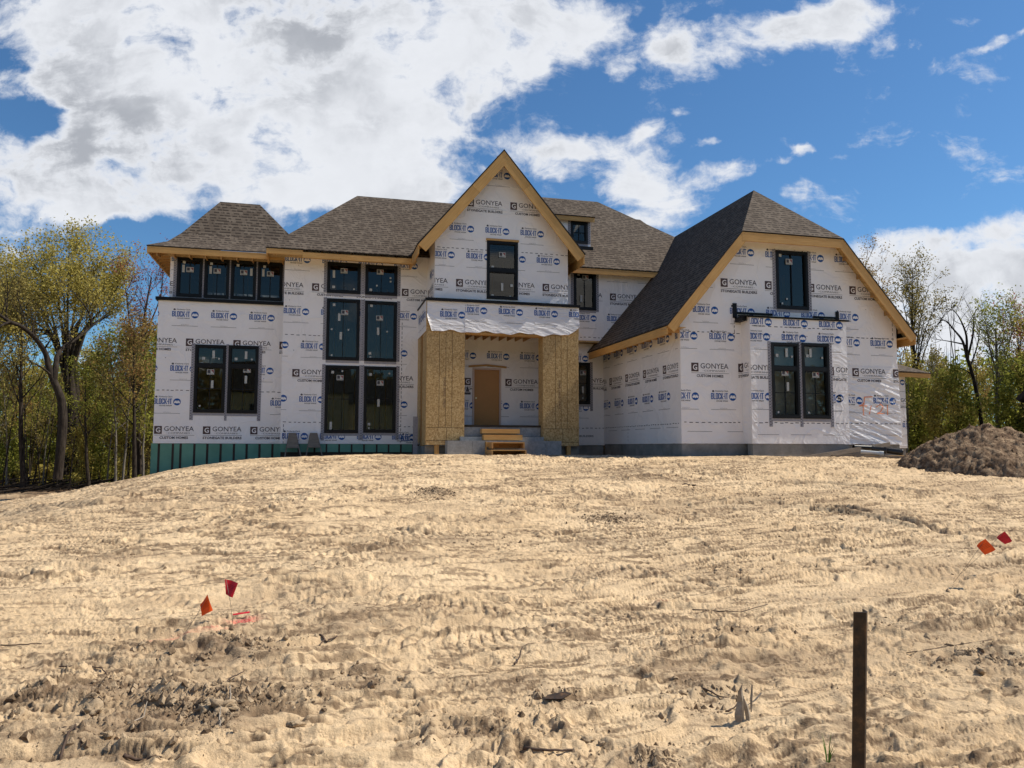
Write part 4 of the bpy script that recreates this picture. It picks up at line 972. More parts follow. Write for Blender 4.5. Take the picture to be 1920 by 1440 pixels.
# ------------------------------------------------------------------ ground
def h2(ix, iy, seed):
    h = (ix.astype(np.int64)*374761393+iy.astype(np.int64)*668265263+seed*1442695041) & 0xffffffff
    h = ((h ^ (h >> 13))*1274126177) & 0xffffffff; h = (h ^ (h >> 16)) & 0xffffffff
    return h.astype(np.float64)/4294967295.0
def vn(x, y, seed=0):
    ix = np.floor(x); iy = np.floor(y); fx = x-ix; fy = y-iy; ux = fx*fx*fx*(fx*(fx*6-15)+10); uy = fy*fy*fy*(fy*(fy*6-15)+10)
    a = h2(ix, iy, seed); b = h2(ix+1, iy, seed); c = h2(ix, iy+1, seed); d = h2(ix+1, iy+1, seed)
    return (a+(b-a)*ux)*(1-uy)+(c+(d-c)*ux)*uy
def fbm(x, y, o=4, seed=0, g=.5):
    s_ = 0; a = 1; n = 0
    for i in range(o):
        cr, sr = math.cos(i*.7), math.sin(i*.7); s_ = s_+a*vn((x*cr-y*sr)*2**i+i*17.3, (x*sr+y*cr)*2**i+i*9.1, seed+i); n += a; a *= g
    return s_/n
def ss(x, a, b): t_ = np.clip((x-a)/(b-a), 0, 1); return t_*t_*(3-2*t_)
# control heights (x, y, z) of the graded lot, the bank on its left and the lower ground behind it
CP = [(0, 1.5, 0), (1.5, 4, .0), (-3, 4, .02), (5, 3, .02), (0, 7, .19), (-4, 7, .14), (5, 7, .22), (-7, 7, .02), (9, 6, .25), (0, 11, .50), (-5, 11, .33), (6, 11, .55), (11, 10, .55), (15, 9, .5),
      (-9, 11, -.08), (0, 16, .88), (-4, 16, .62), (-7.5, 15, .02), (-11, 14, -.38), (6, 16, .97), (11, 15, 1.0), (16, 14, 1.0), (21, 13, .8), (1, 21, 1.18), (-3, 21, .92), (-6, 20.5, .36), (-8.6, 20, -.18), (-11, 20, -.25), (-14, 18, -.4),
      (6, 21, 1.31), (11, 19.3, 1.34), (15, 19, 1.34), (18, 18.5, 1.27), (23, 18, 1.0), (-.6, 25.8, 1.28), (-2.8, 26.5, 1.12), (-3.6, 26.8, .97), (-5.2, 27, .66), (-7, 26.5, .25), (-9, 26, -.1), (-12, 26, -.4),
      (3.4, 25, 1.37), (7.6, 23.6, 1.35), (10, 23, 1.33), (17, 24, 1.2), (24, 26, 1.0), (30, 20, .7), (-6.5, 33, -.1), (-10, 33, -.45), (-20, 30, -.5), (-16, 12, -.35), (-14, 7, -.1), (-10, 3, 0), (3, 34, .6), (16, 36, .8), (28, 36, .7),
      (-20, 45, -.5), (0, 48, -.3), (20, 50, .3), (40, 45, .3), (45, 20, .4), (-30, 20, -.4), (-30, 0, -.2), (25, 3, .3), (0, -8, -.05), (20, -15, 0), (-20, -15, -.1), (0, -40, 0), (40, -10, .2), (45, 70, 0), (-30, 70, -.6), (10, 75, -.2), (60, 60, .0), (-60, 40, -.6)]
CPa = np.array(CP, float)
def _phi(r2): return np.where(r2 > 1e-9, r2*np.log(np.maximum(r2, 1e-9))*.5, 0)
_d = CPa[:, None, :2]-CPa[None, :, :2]; _K = _phi((_d**2).sum(-1))+np.eye(len(CPa))*.4
_n = len(CPa); _A = np.zeros((_n+3, _n+3)); _A[:_n, :_n] = _K; _A[:_n, _n] = 1; _A[:_n, _n+1:] = CPa[:, :2]; _A[_n:, :_n] = _A[:_n, _n:].T
_w2 = np.linalg.solve(_A, np.concatenate([CPa[:, 2], [0, 0, 0]]))
def base_h(x, y):
    o = _w2[_n]+_w2[_n+1]*x+_w2[_n+2]*y
    for i in range(_n): o = o+_w2[i]*_phi((x-CPa[i, 0])**2+(y-CPa[i, 1])**2)
    k = ss(np.hypot(x, y-15), 55, 85); return o*(1-k)+(-.4)*k
def gp(px, py, it=6):
    """where the sight line through a photo point meets the smooth ground"""
    z = .3
    for _ in range(25):
        p = at(px, py, Z=z); z = .5*z+.5*float(base_h(np.array(p[0]), np.array(p[1])))
    return p[0], p[1]
PAT = []   # crumbly patches (x, y, rx, ry, strength)
for (px, py, rx, ry, k) in [(430, 1222, 110, 30, 1.0), (330, 1350, 210, 62, 1.3), (160, 1310, 130, 40, .8), (440, 1330, 90, 50, 1.1), (820, 925, 40, 12, .9), (1140, 970, 55, 12, .8), (190, 1055, 70, 22, .7), (690, 1280, 90, 30, .6), (1410, 1180, 90, 14, .6),
                            (1330, 1295, 55, 30, .7), (1840, 1245, 60, 30, .8), (1640, 970, 70, 14, .6), (1350, 1075, 60, 14, .5), (1720, 1170, 140, 22, .5), (1300, 1335, 70, 40, .5), (560, 945, 60, 10, .6), (430, 905, 60, 10, .6), (1040, 1320, 60, 30, .5), (850, 1370, 90, 40, .6), (1200, 1425, 70, 25, 1.0), (1290, 860+60, 70, 10, .5), (1000, 876, 60, 6, .6), (1500, 930, 160, 8, .6), (620, 1060, 60, 14, .4), (900, 1010, 70, 12, .5)]:
    a = gp(px, py); b = gp(px+rx, py); c = gp(px, py-ry*.5); c2 = gp(px, py+ry*.5); PAT.append((a[0], a[1], abs(b[0]-a[0])*.85+.05, math.hypot(c[0]-c2[0], c[1]-c2[1])*.62+.04, k))
RUT = []   # ruts: polylines in photo points, width (m), depth (m)
for L, wd, dp in [([(1440, 948), (1560, 958), (1680, 978), (1790, 1002)], .085, .065), ([(1300, 938), (1440, 945), (1620, 965), (1760, 985)], .09, .04), ([(1460, 905), (1600, 912), (1730, 925)], .12, .05), ([(0, 975), (150, 965), (300, 950), (420, 938)], .25, .05), ([(10, 958), (160, 948), (290, 925)], .2, .06),
                  ([(560, 880), (700, 872), (860, 868), (1000, 866)], .2, .05), ([(0, 1140), (300, 1130), (700, 1110), (960, 1085), (1150, 1040)], .3, .02), ([(0, 1090), (400, 1075), (800, 1040), (1100, 990)], .35, .02), ([(700, 1165), (960, 1180), (1200, 1190), (1500, 1170), (1900, 1130)], .25, .03),
                  ([(560, 1240), (900, 1225), (1300, 1232), (1700, 1260)], .3, .02), ([(500, 1010), (800, 980), (1100, 935), (1300, 900)], .3, .025), ([(900, 1100), (1100, 1110), (1400, 1105), (1900, 1060)], .25, .025)]:
    RUT.append(([gp(*q) for q in L], wd, dp))
TRK = []   # cleated machine tracks
for L, wd in [([(640, 1120), (900, 1150), (1150, 1150), (1340, 1120)], .40), ([(900, 1010), (1060, 1050), (1200, 1065), (1350, 1050)], .42), ([(560, 1000), (760, 1005), (960, 1000), (1100, 980)], .45), ([(1500, 1030), (1620, 1060), (1760, 1065), (1900, 1050)], .42), ([(850, 1075), (1000, 1085), (1150, 1090)], .4), ([(120, 1110), (260, 1120), (420, 1150)], .4), ([(400, 985), (520, 1000), (640, 1010)], .4), ([(1180, 1130), (1000, 1190), (820, 1210), (640, 1190)], .38),
              ([(280, 1000), (600, 1042), (900, 1042), (1150, 1012)], .42), ([(1090, 955), (1250, 1000), (1330, 1060), (1290, 1125)], .40), ([(430, 1075), (700, 1102), (960, 1094)], .38), ([(680, 900), (900, 912), (1120, 932)], .45), ([(1240, 1188), (1500, 1212), (1720, 1200)], .34), ([(1380, 1010), (1580, 1000), (1850, 1028)], .40)]:
    TRK.append(([gp(*q) for q in L], wd))
def polydist(x, y, L):
    """distance to a polyline and arc length along it"""
    P = []
    for i in range(len(L)-1):          # smooth by Catmull-Rom
        p0 = L[max(i-1, 0)]; p1 = L[i]; p2 = L[i+1]; p3 = L[min(i+2, len(L)-1)]
        for t_ in np.linspace(0, 1, 5)[:-1]:
            P.append(tuple(.5*((2*p1[k])+(-p0[k]+p2[k])*t_+(2*p0[k]-5*p1[k]+4*p2[k]-p3[k])*t_*t_+(-p0[k]+3*p1[k]-3*p2[k]+p3[k])*t_**3) for k in (0, 1)))
    P.append(L[-1]); bd = np.full(x.shape, 1e9); bs = np.zeros(x.shape); bside = np.zeros(x.shape); s_ = 0
    for (ax, ay), (bx, by) in zip(P[:-1], P[1:]):
        dx, dy = bx-ax, by-ay; l2 = dx*dx+dy*dy+1e-12; t_ = np.clip(((x-ax)*dx+(y-ay)*dy)/l2, 0, 1); ex = x-ax-t_*dx; ey = y-ay-t_*dy; d = np.hypot(ex, ey)
        m_ = d < bd; bd = np.where(m_, d, bd); bs = np.where(m_, s_+t_*math.sqrt(l2), bs); bside = np.where(m_, np.sign(ex*dy-ey*dx), bside); s_ += math.sqrt(l2)
    return bd, bs, s_, bside
rsd = np.random.RandomState(4); DIM = []
for i in range(150):
    if i < 70: x_, y_ = gp(rsd.uniform(1150, 1950), rsd.uniform(1180, 1460))
    else: x_, y_ = gp(rsd.uniform(-60, 1960), rsd.uniform(930, 1440))
    DIM.append((x_, y_, rsd.uniform(.05, .13), rsd.uniform(.10, .22), rsd.uniform(0, 3.1), rsd.uniform(.008, .026)))
def patch_mask(x, y):
    w_ = np.zeros(x.shape)
    for (a, b, rx, ry, k) in PAT:
        d = ((x-a)/rx)**2+((y-b)/ry)**2; w_ = np.maximum(w_, k*np.exp(-d*1.1))
    return w_
def detail_h(x, y):
    near = 1-ss(np.hypot(x, y), 45, 70)
    wx = x+.5*(fbm(x*.5, y*.5, 3, 11)-.5)*2; wy = y+.35*(fbm(x*.45+9, y*.45, 3, 12)-.5)*2
    calm = (.40+.60*ss(np.hypot(x, y), 5, 13))*(.30+.70*ss(fbm(x*.45, y*1.0, 3, 400), .40, .60))
    z = (fbm(x*.35, y*.35, 3, 1)-.5)*.16
    z = z+(fbm(wx*.7, wy*2.6+.08*x*x*.1, 4, 2)-.5)*.075
    z = z+(fbm(wx*1.6, wy*6.0, 5, 21, .6)-.5)*.042*calm
    rq = 1-np.abs(fbm(wx*2.6, wy*8.0, 4, 33, .6)*2-1); z = z+ss(rq, .82, 1.0)*.018*ss(fbm(x*.7, y*.9, 3, 34), .38, .60)-.014*ss(1-np.abs(fbm(wx*5+3, wy*14, 3, 35, .6)*2-1), .84, 1.0)
    rd = 1-np.abs(fbm(wx*1.5, wy*3.3, 4, 3)*2-1); z = z+ss(rd, .78, 1.0)*.046*ss(fbm(x*.9, y*.9, 2, 31), .40, .62)
    pm_ = patch_mask(x, y); cm = ss(fbm(x*.9, y*1.8, 3, 5), .56, .72)*.55+np.clip(pm_, 0, 1.4)
    lum = 1-np.abs(fbm(x*7, y*7, 3, 6, .55)*2-1); lum2 = fbm(x*16, y*16, 3, 7, .6)
    lum3 = 1-np.abs(fbm(x*22, y*22, 3, 16, .6)*2-1)
    z = z+(.25+.60*np.maximum(calm, np.clip(pm_, 0, 1)))*cm*((lum**3)*.008+(lum2-.5)*.020+(lum3**2-.4)*.014)+np.clip(pm_, 0, 1.3)*.018
    z = z+(fbm(x*6, y*13, 4, 8, .66)-.5)*.026*calm*ss(fbm(x*.8, y*1.6, 3, 88), .30, .66)+(fbm(x*28, y*34, 2, 9)-.5)*.006*(1-ss(np.hypot(x, y), 12, 25))
    z = z-.022*ss(1-np.abs(fbm(wx*1.1, wy*4.5, 5, 301, .62)*2-1), .90, .975)*ss(fbm(x*.5, y*.9, 3, 302), .44, .58)
    for L, wd, dp in RUT:
        d, s_, T_, sd_ = polydist(x, y, L); e_ = ss(s_, 0, .4)*(1-ss(s_, T_-.5, T_)); nz_ = .55+.9*fbm(x*2.2, y*2.2, 2, 44)
        z = z-dp*np.exp(-(d/wd)**2*1.4)*e_*nz_+dp*.85*np.exp(-((d-wd*1.7)/(wd*.65))**2)*e_*nz_
    for i, (L, wd) in enumerate(TRK):
        d, s_, T_, sd_ = polydist(x, y, L); m_ = (1-ss(d, wd*.40, wd*.52))*ss(s_, 0, .5)*(1-ss(s_, T_-.6, T_))*ss(fbm(x*1.6+i, y*1.6, 4, 60+i, .6), .36, .54)
        ph = (s_+d*.35+.05*fbm(x*3, y*3, 2, 77))/.105; cl_ = ss(np.abs(ph-np.floor(ph)-.5), .12, .30)
        z = z*(1-m_*.4)+m_*(cl_*.017-.013)+.005*np.exp(-((d-wd*.55)/.06)**2)*(m_ > -1)*ss(s_, 0, .5)*(1-ss(s_, T_-.6, T_))
    for (a, b, rx, ry, an, dp) in DIM:
        sel = (np.abs(x-a) < .6) & (np.abs(y-b) < .6)
        if not sel.any(): continue
        X_ = x[sel]-a; Y_ = y[sel]-b; c_, s_ = math.cos(an), math.sin(an); d = np.sqrt(((X_*c_+Y_*s_)/rx)**2+((-X_*s_+Y_*c_)/ry)**2)
        z[sel] += -dp*np.exp(-d*d*1.3)+dp*.6*np.exp(-((d-1.35)/.33)**2)
    return z*(.15+.85*near)
def flat_k(x, y):      # keep the relief low right against the house walls
    return np.where((x > -6) & (x < 19), 1-.65*ss(y, 18.2, 19.6)*(x > 9.5)-.6*ss(y, 22, 24)*(x <= 9.5), 1)
def ground_z(x, y):
    x = np.atleast_1d(np.asarray(x, float)); y = np.atleast_1d(np.asarray(y, float)); return base_h(x, y)+detail_h(x, y)*flat_k(x, y)
lo, hi = R(-27), R(56)      # bearings measured from +Y towards +X: denser where the lot is seen from the street
an = np.concatenate([np.linspace(lo, hi, 1450), np.linspace(hi, lo+2*math.pi, 130)[1:-1]])
rr = [0.35, .8, 1.3, 1.8, 2.2]; r_ = 2.5
while r_ < 32: rr.append(r_); r_ *= 1+.0037*(1+max(0, (r_-14))*.02)
while r_ < 900: rr.append(r_); r_ *= 1.05
rr = np.array(rr); nA_, nR_ = len(an), len(rr)
AA, RR = np.meshgrid(an, rr); GX = (RR*np.sin(AA)).ravel(); GY = (RR*np.cos(AA)).ravel(); GZ = ground_z(GX, GY)
me = bpy.data.meshes.new('ground'); nv = nA_*nR_+1
vv = np.zeros((nv, 3), np.float32); vv[:-1, 0] = GX; vv[:-1, 1] = GY; vv[:-1, 2] = GZ; vv[-1] = (0, 0, float(ground_z(0, 0)[0]))
i0 = (np.arange(nR_-1)[:, None]*nA_+np.arange(nA_)[None, :]); j0 = (np.arange(nR_-1)[:, None]*nA_+(np.arange(nA_)+1)[None, :] % nA_)
qd = np.stack([i0, j0, j0+nA_, i0+nA_], -1).reshape(-1, 4)[:, ::-1]
tri = np.stack([np.full(nA_, nv-1), (np.arange(nA_)+1) % nA_, np.arange(nA_)], -1)
nl = qd.size+tri.size; me.vertices.add(nv); me.vertices.foreach_set('co', vv.ravel()); me.loops.add(nl)
me.loops.foreach_set('vertex_index', np.concatenate([qd.ravel(), tri.ravel()]).astype(np.int32))
nf = len(qd)+len(tri); me.polygons.add(nf)
me.polygons.foreach_set('loop_start', np.concatenate([np.arange(len(qd))*4, len(qd)*4+np.arange(len(tri))*3]).astype(np.int32))
me.polygons.foreach_set('loop_total', np.concatenate([np.full(len(qd), 4), np.full(len(tri), 3)]).astype(np.int32))
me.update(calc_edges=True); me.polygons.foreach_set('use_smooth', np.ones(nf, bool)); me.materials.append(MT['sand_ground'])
def put(nm, a):
    at_ = me.attributes.new(nm, 'FLOAT', 'POINT'); q = np.zeros(nv, np.float32); q[:-1] = a; at_.data.foreach_set('value', q)
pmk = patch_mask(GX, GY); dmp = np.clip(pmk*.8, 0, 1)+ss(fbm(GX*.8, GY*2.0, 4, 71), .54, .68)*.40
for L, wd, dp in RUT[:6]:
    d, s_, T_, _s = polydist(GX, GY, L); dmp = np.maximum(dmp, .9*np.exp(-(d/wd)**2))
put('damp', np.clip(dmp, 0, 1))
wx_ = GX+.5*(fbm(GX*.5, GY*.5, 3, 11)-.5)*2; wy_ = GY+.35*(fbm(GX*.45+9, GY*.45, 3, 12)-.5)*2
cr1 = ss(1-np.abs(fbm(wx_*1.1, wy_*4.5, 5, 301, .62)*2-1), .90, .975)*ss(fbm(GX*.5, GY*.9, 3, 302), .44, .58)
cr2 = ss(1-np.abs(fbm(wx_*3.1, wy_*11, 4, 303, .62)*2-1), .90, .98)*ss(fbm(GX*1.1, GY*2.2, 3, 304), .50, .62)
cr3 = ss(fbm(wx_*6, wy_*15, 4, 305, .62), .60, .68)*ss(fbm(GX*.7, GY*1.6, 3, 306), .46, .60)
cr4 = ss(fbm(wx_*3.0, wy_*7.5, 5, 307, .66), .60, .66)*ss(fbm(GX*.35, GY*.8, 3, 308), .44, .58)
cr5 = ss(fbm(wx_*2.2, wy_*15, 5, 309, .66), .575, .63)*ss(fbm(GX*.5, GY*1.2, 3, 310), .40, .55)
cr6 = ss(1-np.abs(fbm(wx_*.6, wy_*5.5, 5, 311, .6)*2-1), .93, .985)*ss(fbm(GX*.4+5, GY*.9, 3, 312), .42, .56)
put('dash_shade', np.clip(cr1+cr2*.9+cr3*.8+cr4*.6+cr5*.8+cr6, 0, 1))  # dark dashes painted for the shaded sides of ground relief
edge = (fbm(GX*.25, GY*.25, 4, 80)-.5)*6
lit_ = ss(GY+edge*.6, 37.5, 41.0)*(GX < 45)
lit_ = np.maximum(lit_, ss(GY-0*GX+edge, 29.5, 33)*(GX > 22)); lit_ = np.maximum(lit_, .75*ss(fbm(GX*.5, GY*.8, 3, 83), .5, .6)*(GX < -8)*ss(GY, 26, 31)); put('litter', np.clip(lit_, 0, 1))
put('grass', np.clip(ss(GY+edge*.5, 47.0, 50.0)*ss(fbm(GX*.3, GY*.5, 3, 81), .34, .44)+ss(-GY, 8, 12)*.8, 0, 1))
put('grey_patch', ss(.9*np.exp(-(((GX-9)/1.8)**2+((GY-22.9)/1.0)**2)), .25, .6)*.8)  # grey patch on the sand left of the garage
pt = np.zeros(GX.shape)
for (px, py, w_, k) in [(455, 1170, 26, 1.0), (400, 1184, 40, .35), (330, 1192, 40, .4), (280, 1196, 20, .4), (1262, 1126, 26, .35)]:
    a = gp(px, py); b = gp(px+w_, py-2); L2 = math.hypot(b[0]-a[0], b[1]-a[1]); d_ = ((GX-a[0])/L2)**2+((GY-a[1])/.035)**2; pt = np.maximum(pt, k*np.exp(-d_))
put('paint', pt)
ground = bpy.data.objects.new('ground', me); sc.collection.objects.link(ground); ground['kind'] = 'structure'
def gz(x, y): return float(ground_z(x, y)[0])

# ------------------------------------------------------------------ clods, twigs and litter lying on the ground
def ico_template(seed, n=2):
    import bmesh
    bm = bmesh.new(); bmesh.ops.create_icosphere(bm, subdivisions=n, radius=1.0); r2 = np.random.RandomState(seed)
    V = np.array([v.co[:] for v in bm.verts]); Fc = np.array([[v.index for v in f.verts] for f in bm.faces]); bm.free()
    dirs = r2.normal(size=(7, 3)); dirs /= np.linalg.norm(dirs, axis=1)[:, None]; am = r2.uniform(.12, .3, 7)
    k = 1+sum(a*np.clip(V@d, 0, 1)**3-.10 for a, d in zip(am, dirs))+r2.normal(size=len(V))*.13
    return V*k[:, None], Fc
TPL = [ico_template(i, 1) for i in range(6)]; TPL2 = [ico_template(20+i, 2) for i in range(6)]
def big_mesh(name, V, Fc, mat, smooth=True):
    me = bpy.data.meshes.new(name); me.vertices.add(len(V)); me.vertices.foreach_set('co', V.astype(np.float32).ravel()); k = Fc.shape[1]
    me.loops.add(Fc.size); me.loops.foreach_set('vertex_index', Fc.astype(np.int32).ravel()); me.polygons.add(len(Fc))
    me.polygons.foreach_set('loop_start', (np.arange(len(Fc))*k).astype(np.int32)); me.polygons.foreach_set('loop_total', np.full(len(Fc), k, np.int32))
    me.update(calc_edges=True); me.polygons.foreach_set('use_smooth', np.full(len(Fc), smooth)); me.materials.append(MT[mat])
    o = bpy.data.objects.new(name, me); sc.collection.objects.link(o); return o
r3 = np.random.RandomState(11)
def scatter_clods(xs, ys, sz, mat, name, tpl=TPL):
    zs = ground_z(xs, ys); Vs = []; Fs = []; b = 0
    for i in range(len(xs)):
        V, Fc = tpl[i % len(tpl)]; a = r3.uniform(0, 6.28); c_, s_ = math.cos(a), math.sin(a); q = V*np.array([sz[i]*r3.uniform(.8, 1.4), sz[i]*r3.uniform(.7, 1.1), sz[i]*r3.uniform(.55, .95)])
        q = np.stack([q[:, 0]*c_-q[:, 1]*s_+xs[i], q[:, 0]*s_+q[:, 1]*c_+ys[i], q[:, 2]+zs[i]-sz[i]*.08], 1); Vs.append(q); Fs.append(Fc+b); b += len(V)
    return big_mesh(name, np.concatenate(Vs), np.concatenate(Fs), mat, False)
N = 60000; aa = r3.uniform(R(-25), R(54), N); rr_2 = 2.6*(26/2.6)**(r3.uniform(0, 1, N)**.85); xs = rr_2*np.sin(aa); ys = rr_2*np.cos(aa)
pmm = patch_mask(xs, ys); den_ = .03+.5*np.clip(pmm, 0, 1)**1.6*(rr_2 < 16)+.16*ss(fbm(xs*.9, ys*1.8, 3, 5), .54, .70)+.25*ss(fbm(xs*.6, ys*1.6, 3, 55), .60, .72)
ok = (r3.uniform(0, 1, N) < den_*.62) & (ys < 19.2-0*xs); xs, ys, pmm = xs[ok], ys[ok], pmm[ok]
for (a, b, rx, ry, k) in PAT:
    n_ = int(min(2600, 500+1800*k*rx*ry/.25)) if k >= .8 else 160; qx = a+r3.normal(size=n_)*rx*.62; qy = b+r3.normal(size=n_)*ry*.62; kk = fbm(qx*3.5, qy*3.5, 3, 200) > .46
    qx, qy = qx[kk], qy[kk]; kk = (qx > -30) & (qy < 19.2); qx, qy = qx[kk], qy[kk]; xs = np.concatenate([xs, qx]); ys = np.concatenate([ys, qy]); pmm = np.concatenate([pmm, np.full(len(qx), 1.1*min(1, k+.2))])
sz = .0045+.010*r3.pareto(2.2, len(xs))*(.5+.9*np.clip(pmm, 0, 1.2)); sz = np.clip(sz*(1+np.hypot(xs, ys)*.03), .004, .052)
tag(scatter_clods(xs, ys, sz, 'soil_clod', 'soil_crumbs'), kind='stuff')
def lump(px, py, s_, label, name='dirt_clod', mat='soil_clod', group=None, cat='dirt clod', flat=.7):
    x, y = gp(px, py); z = gz(x, y); V, Fc = ico_template(int(px*7+py) % 1000, 3)
    n_ = fbm(V[:, 0]*2.5+px, V[:, 1]*2.5+V[:, 2]*2.1, 4, 5, .65)+.5*fbm(V[:, 2]*4+py, V[:, 0]*3-V[:, 1]*3, 3, 6); V = V*(1+1.1*(n_-.75))[:, None]*np.array([1.15, .9, flat])*s_
    o = big_mesh(name, V, Fc, mat); o.location = (x, y, z+s_*.3); tag(o, label, cat, group); return o
lump(660, 1307, .055, 'round brown dirt clod alone on the open sand, just right of the crumbly patch')
lump(267, 1227, .035, 'small dark clod alone on the sand left of the crumbly ring below the flags')
lump(1097, 1392, .045, 'dark rounded clod near the bottom edge, between the rusty flat scrap and a smaller clod')
lump(1112+14, 1396, .03, 'smaller clod touching the right side of the dark rounded clod near the bottom edge')
lump(1013, 1372, .032, 'dark little clod above a twig near the bottom centre')
lump(550, 1372, .055, 'blocky clod at the right edge of the large churned patch')
lump(205, 1400-4, .05, 'dirt clod beside the forked twig at lower left')
lump(420, 1352, .095, 'largest rounded clod in the churned patch at lower left')
lump(385, 1350, .075, 'dark broad clod left of the largest clod in the churned patch')
lump(180, 1345, .085, 'long dark clod on the left rim of the churned patch')
lump(1840, 1262, .05, 'clod in the torn footprints near the right edge')
lump(752+0, 1283, .035, 'knobbly clod on the crest of the low ridge right of the crumbly ring')
def twig(pts_px, rad, label, name='twig', mat='twig_brown', lift=.01, rise=None, group=None):
    P = []
    for i, (a, b) in enumerate(pts_px):
        x, y = gp(a, b); P.append(Vector((x, y, gz(x, y)+lift+(rise[i] if rise else 0))))
    Q = []
    for i in range(len(P)-1):
        for k in range(4): Q.append(P[i].lerp(P[i+1], k/4)+Vector((rng.uniform(-1, 1), rng.uniform(-1, 1), rng.uniform(-.3, 1)))*rad*.8)
    Q.append(P[-1]); mb = MB(); mb.tube(Q, [rad*(1-.5*i/len(Q)) for i in range(len(Q))], 6)
    o = mb.build(name, mat, None, tuple(P[0])); tag(o, label, 'twig', group); return o
twig([(112, 1250), (165, 1248), (190, 1255), (200, 1268)], .006, 'thin curved twig on the sand below the orange flag')
twig([(72, 1384), (110, 1384), (140, 1392)], .009, 'straight upper stem of the twig cluster at lower left')
twig([(112, 1418), (128, 1402), (140, 1394), (152, 1408)], .008, 'forked lower twig of the cluster at lower left')
twig([(228, 1424), (262, 1420), (302, 1426)], .011, 'thick dark stick lying flat below the churned patch')
twig([(405, 1314), (430, 1302), (456, 1292)], .006, 'thin stick poking out of the top of the churned patch', rise=[0, .03, .06])
twig([(600, 1200), (612, 1206), (632, 1202)], .009, 'small branching root scrap right of the crumbly ring')
twig([(615, 1196), (608, 1205), (600, 1212)], .006, 'short twig crossing the small root scrap')
twig([(965, 1242), (972, 1234), (980, 1226)], .008, 'short dark twig tilted up in the middle of the sand', rise=[0, .02, .05])
twig([(1298, 1138), (1350, 1146), (1390, 1147), (1440, 1136)], .006, 'long bowed twig left of the steel stake')
twig([(980, 1407), (1030, 1412), (1075, 1407)], .009, 'pale brown stick near the bottom edge, left of centre')
twig([(1320, 1300), (1350, 1308), (1385, 1316)], .006, 'thin stick running into the splintered wood')
twig([(0, 1211), (40, 1210), (78, 1207)], .006, 'straight twig at the left edge of the sand')
twig([(1280, 906), (1292, 907), (1305, 908)], .03, 'dark short wood scrap on the sand in front of the garage')
twig([(232+8, 1368), (268, 1358), (275, 1343)], .004, 'pale stalk in the bright gap of the churned patch', mat='dead_wood', rise=[0, .01, .03])
twig([(412, 1392), (411, 1378), (413, 1365)], .005, 'pale upright stalk in front of the largest clod', mat='dead_wood', rise=[0, .02, .05])
twig([(428, 1346), (432, 1330), (430, 1318)], .006, 'pale stalk behind the largest clod', mat='dead_wood', rise=[0, .03, .06])
twig([(1700, 1222), (1780, 1210), (1860, 1204)], .0035, 'hair-thin root lying right of the steel stake')
mb = MB(); x, y = gp(1045, 1322); z = gz(x, y)
mb.slab([(x-.085, y, z+.01), (x+.02, y-.03, z+.012), (x+.09, y+.0, z+.03), (x+.06, y+.035, z+.035), (x-.05, y+.04, z+.02)], .006)
tag(mb.build('metal_scrap', 'rusty_steel', None, (x, y, z)), 'dark flat scrap with a rusty red tip lying on the sand', 'scrap')
# splintered wood standing out of the sand
x, y = gp(1395, 1358); z = gz(x, y)
z -= .03
t_ = thing('splintered_wood', 'pale splintered piece of wood standing in the sand between footprints', 'wood scrap', (x, y, z))
def shard(pts, wd, mat='dead_wood'):
    mb = MB(); n_ = len(pts)
    ring = []
    for i, p in enumerate(pts):
        w_ = wd[i]; p = Vector(p)+Vector((x, y, z)); ring.append([p+Vector((-w_, .01*math.sin(i), 0)), p+Vector((0, -w_*.5, 0)), p+Vector((w_, .006, 0)), p+Vector((0, w_*.45, 0))])
    for i in range(n_-1):
        for k in range(4): mb.face([ring[i][k], ring[i][(k+1) % 4], ring[i+1][(k+1) % 4], ring[i+1][k]], 0)
    mb.face(ring[0][::-1]); mb.face(ring[-1]); return mb.build('splinter', mat, t_)
shard([(-.02, 0, -.02), (-.025, 0, .06), (-.01, .005, .13), (-.018, 0, .19), (-.006, 0, .235)], [.028, .03, .022, .016, .003])
shard([(.028, -.01, -.03), (.025, -.01, .05), (.012, -.012, .11), (.0, -.01, .15)], [.013, .016, .014, .004])
shard([(.05, .0, .07), (.055, 0, .14), (.062, .0, .22)], [.006, .008, .003])
shard([(.03, .02, .10), (.075, .0, .13), (.12, .0, .17)], [.006, .005, .002])
twig([(1362, 1342), (1378, 1338), (1396, 1334)], .005, 'dry stalk leaning on the left of the splintered wood', rise=[0, .04, .08])
# grass sprig
x, y = gp(1553, 1452); z = gz(x, y); mb = MB()
for k in range(6):
    a = rng.uniform(0, 6.28); dx, dy_ = math.cos(a)*.02, math.sin(a)*.02; H_ = rng.uniform(.07, .17); q = Vector((x+dx*.3, y+dy_*.3, z))
    pts = [q, q+Vector((dx*.5, dy_*.5, H_*.5)), q+Vector((dx*1.6, dy_*1.6, H_))]; w_ = Vector((.004, 0, 0))
    mb.face([pts[0]-w_, pts[0]+w_, pts[1]+w_*.8, pts[1]-w_*.8]); mb.face([pts[1]-w_*.8, pts[1]+w_*.8, pts[2]])
tag(mb.build('grass_sprig', 'grass_green', None, (x, y, z)), 'lone green grass sprig at the bottom edge left of the stake', 'grass sprig')

# ------------------------------------------------------------------ steel stake in the foreground
p0 = at(1592, 1440+60, D=2.78); p1 = at(1615.5, 1148, D=2.70)
top = Vector(p1); bot = Vector((p0[0], p0[1], gz(p0[0], p0[1])-.25)); d = (top-bot).normalized()
U = Vector(_r); U = (U-d*U.dot(d)).normalized(); Vv = d.cross(U).normalized()
mb = MB(); prof = [(-.024, .0), (.0145, .0), (.024, -.011), (.024, -.038), (.0195, -.038), (.0195, -.0095), (.013, -.005), (-.024, -.005)]
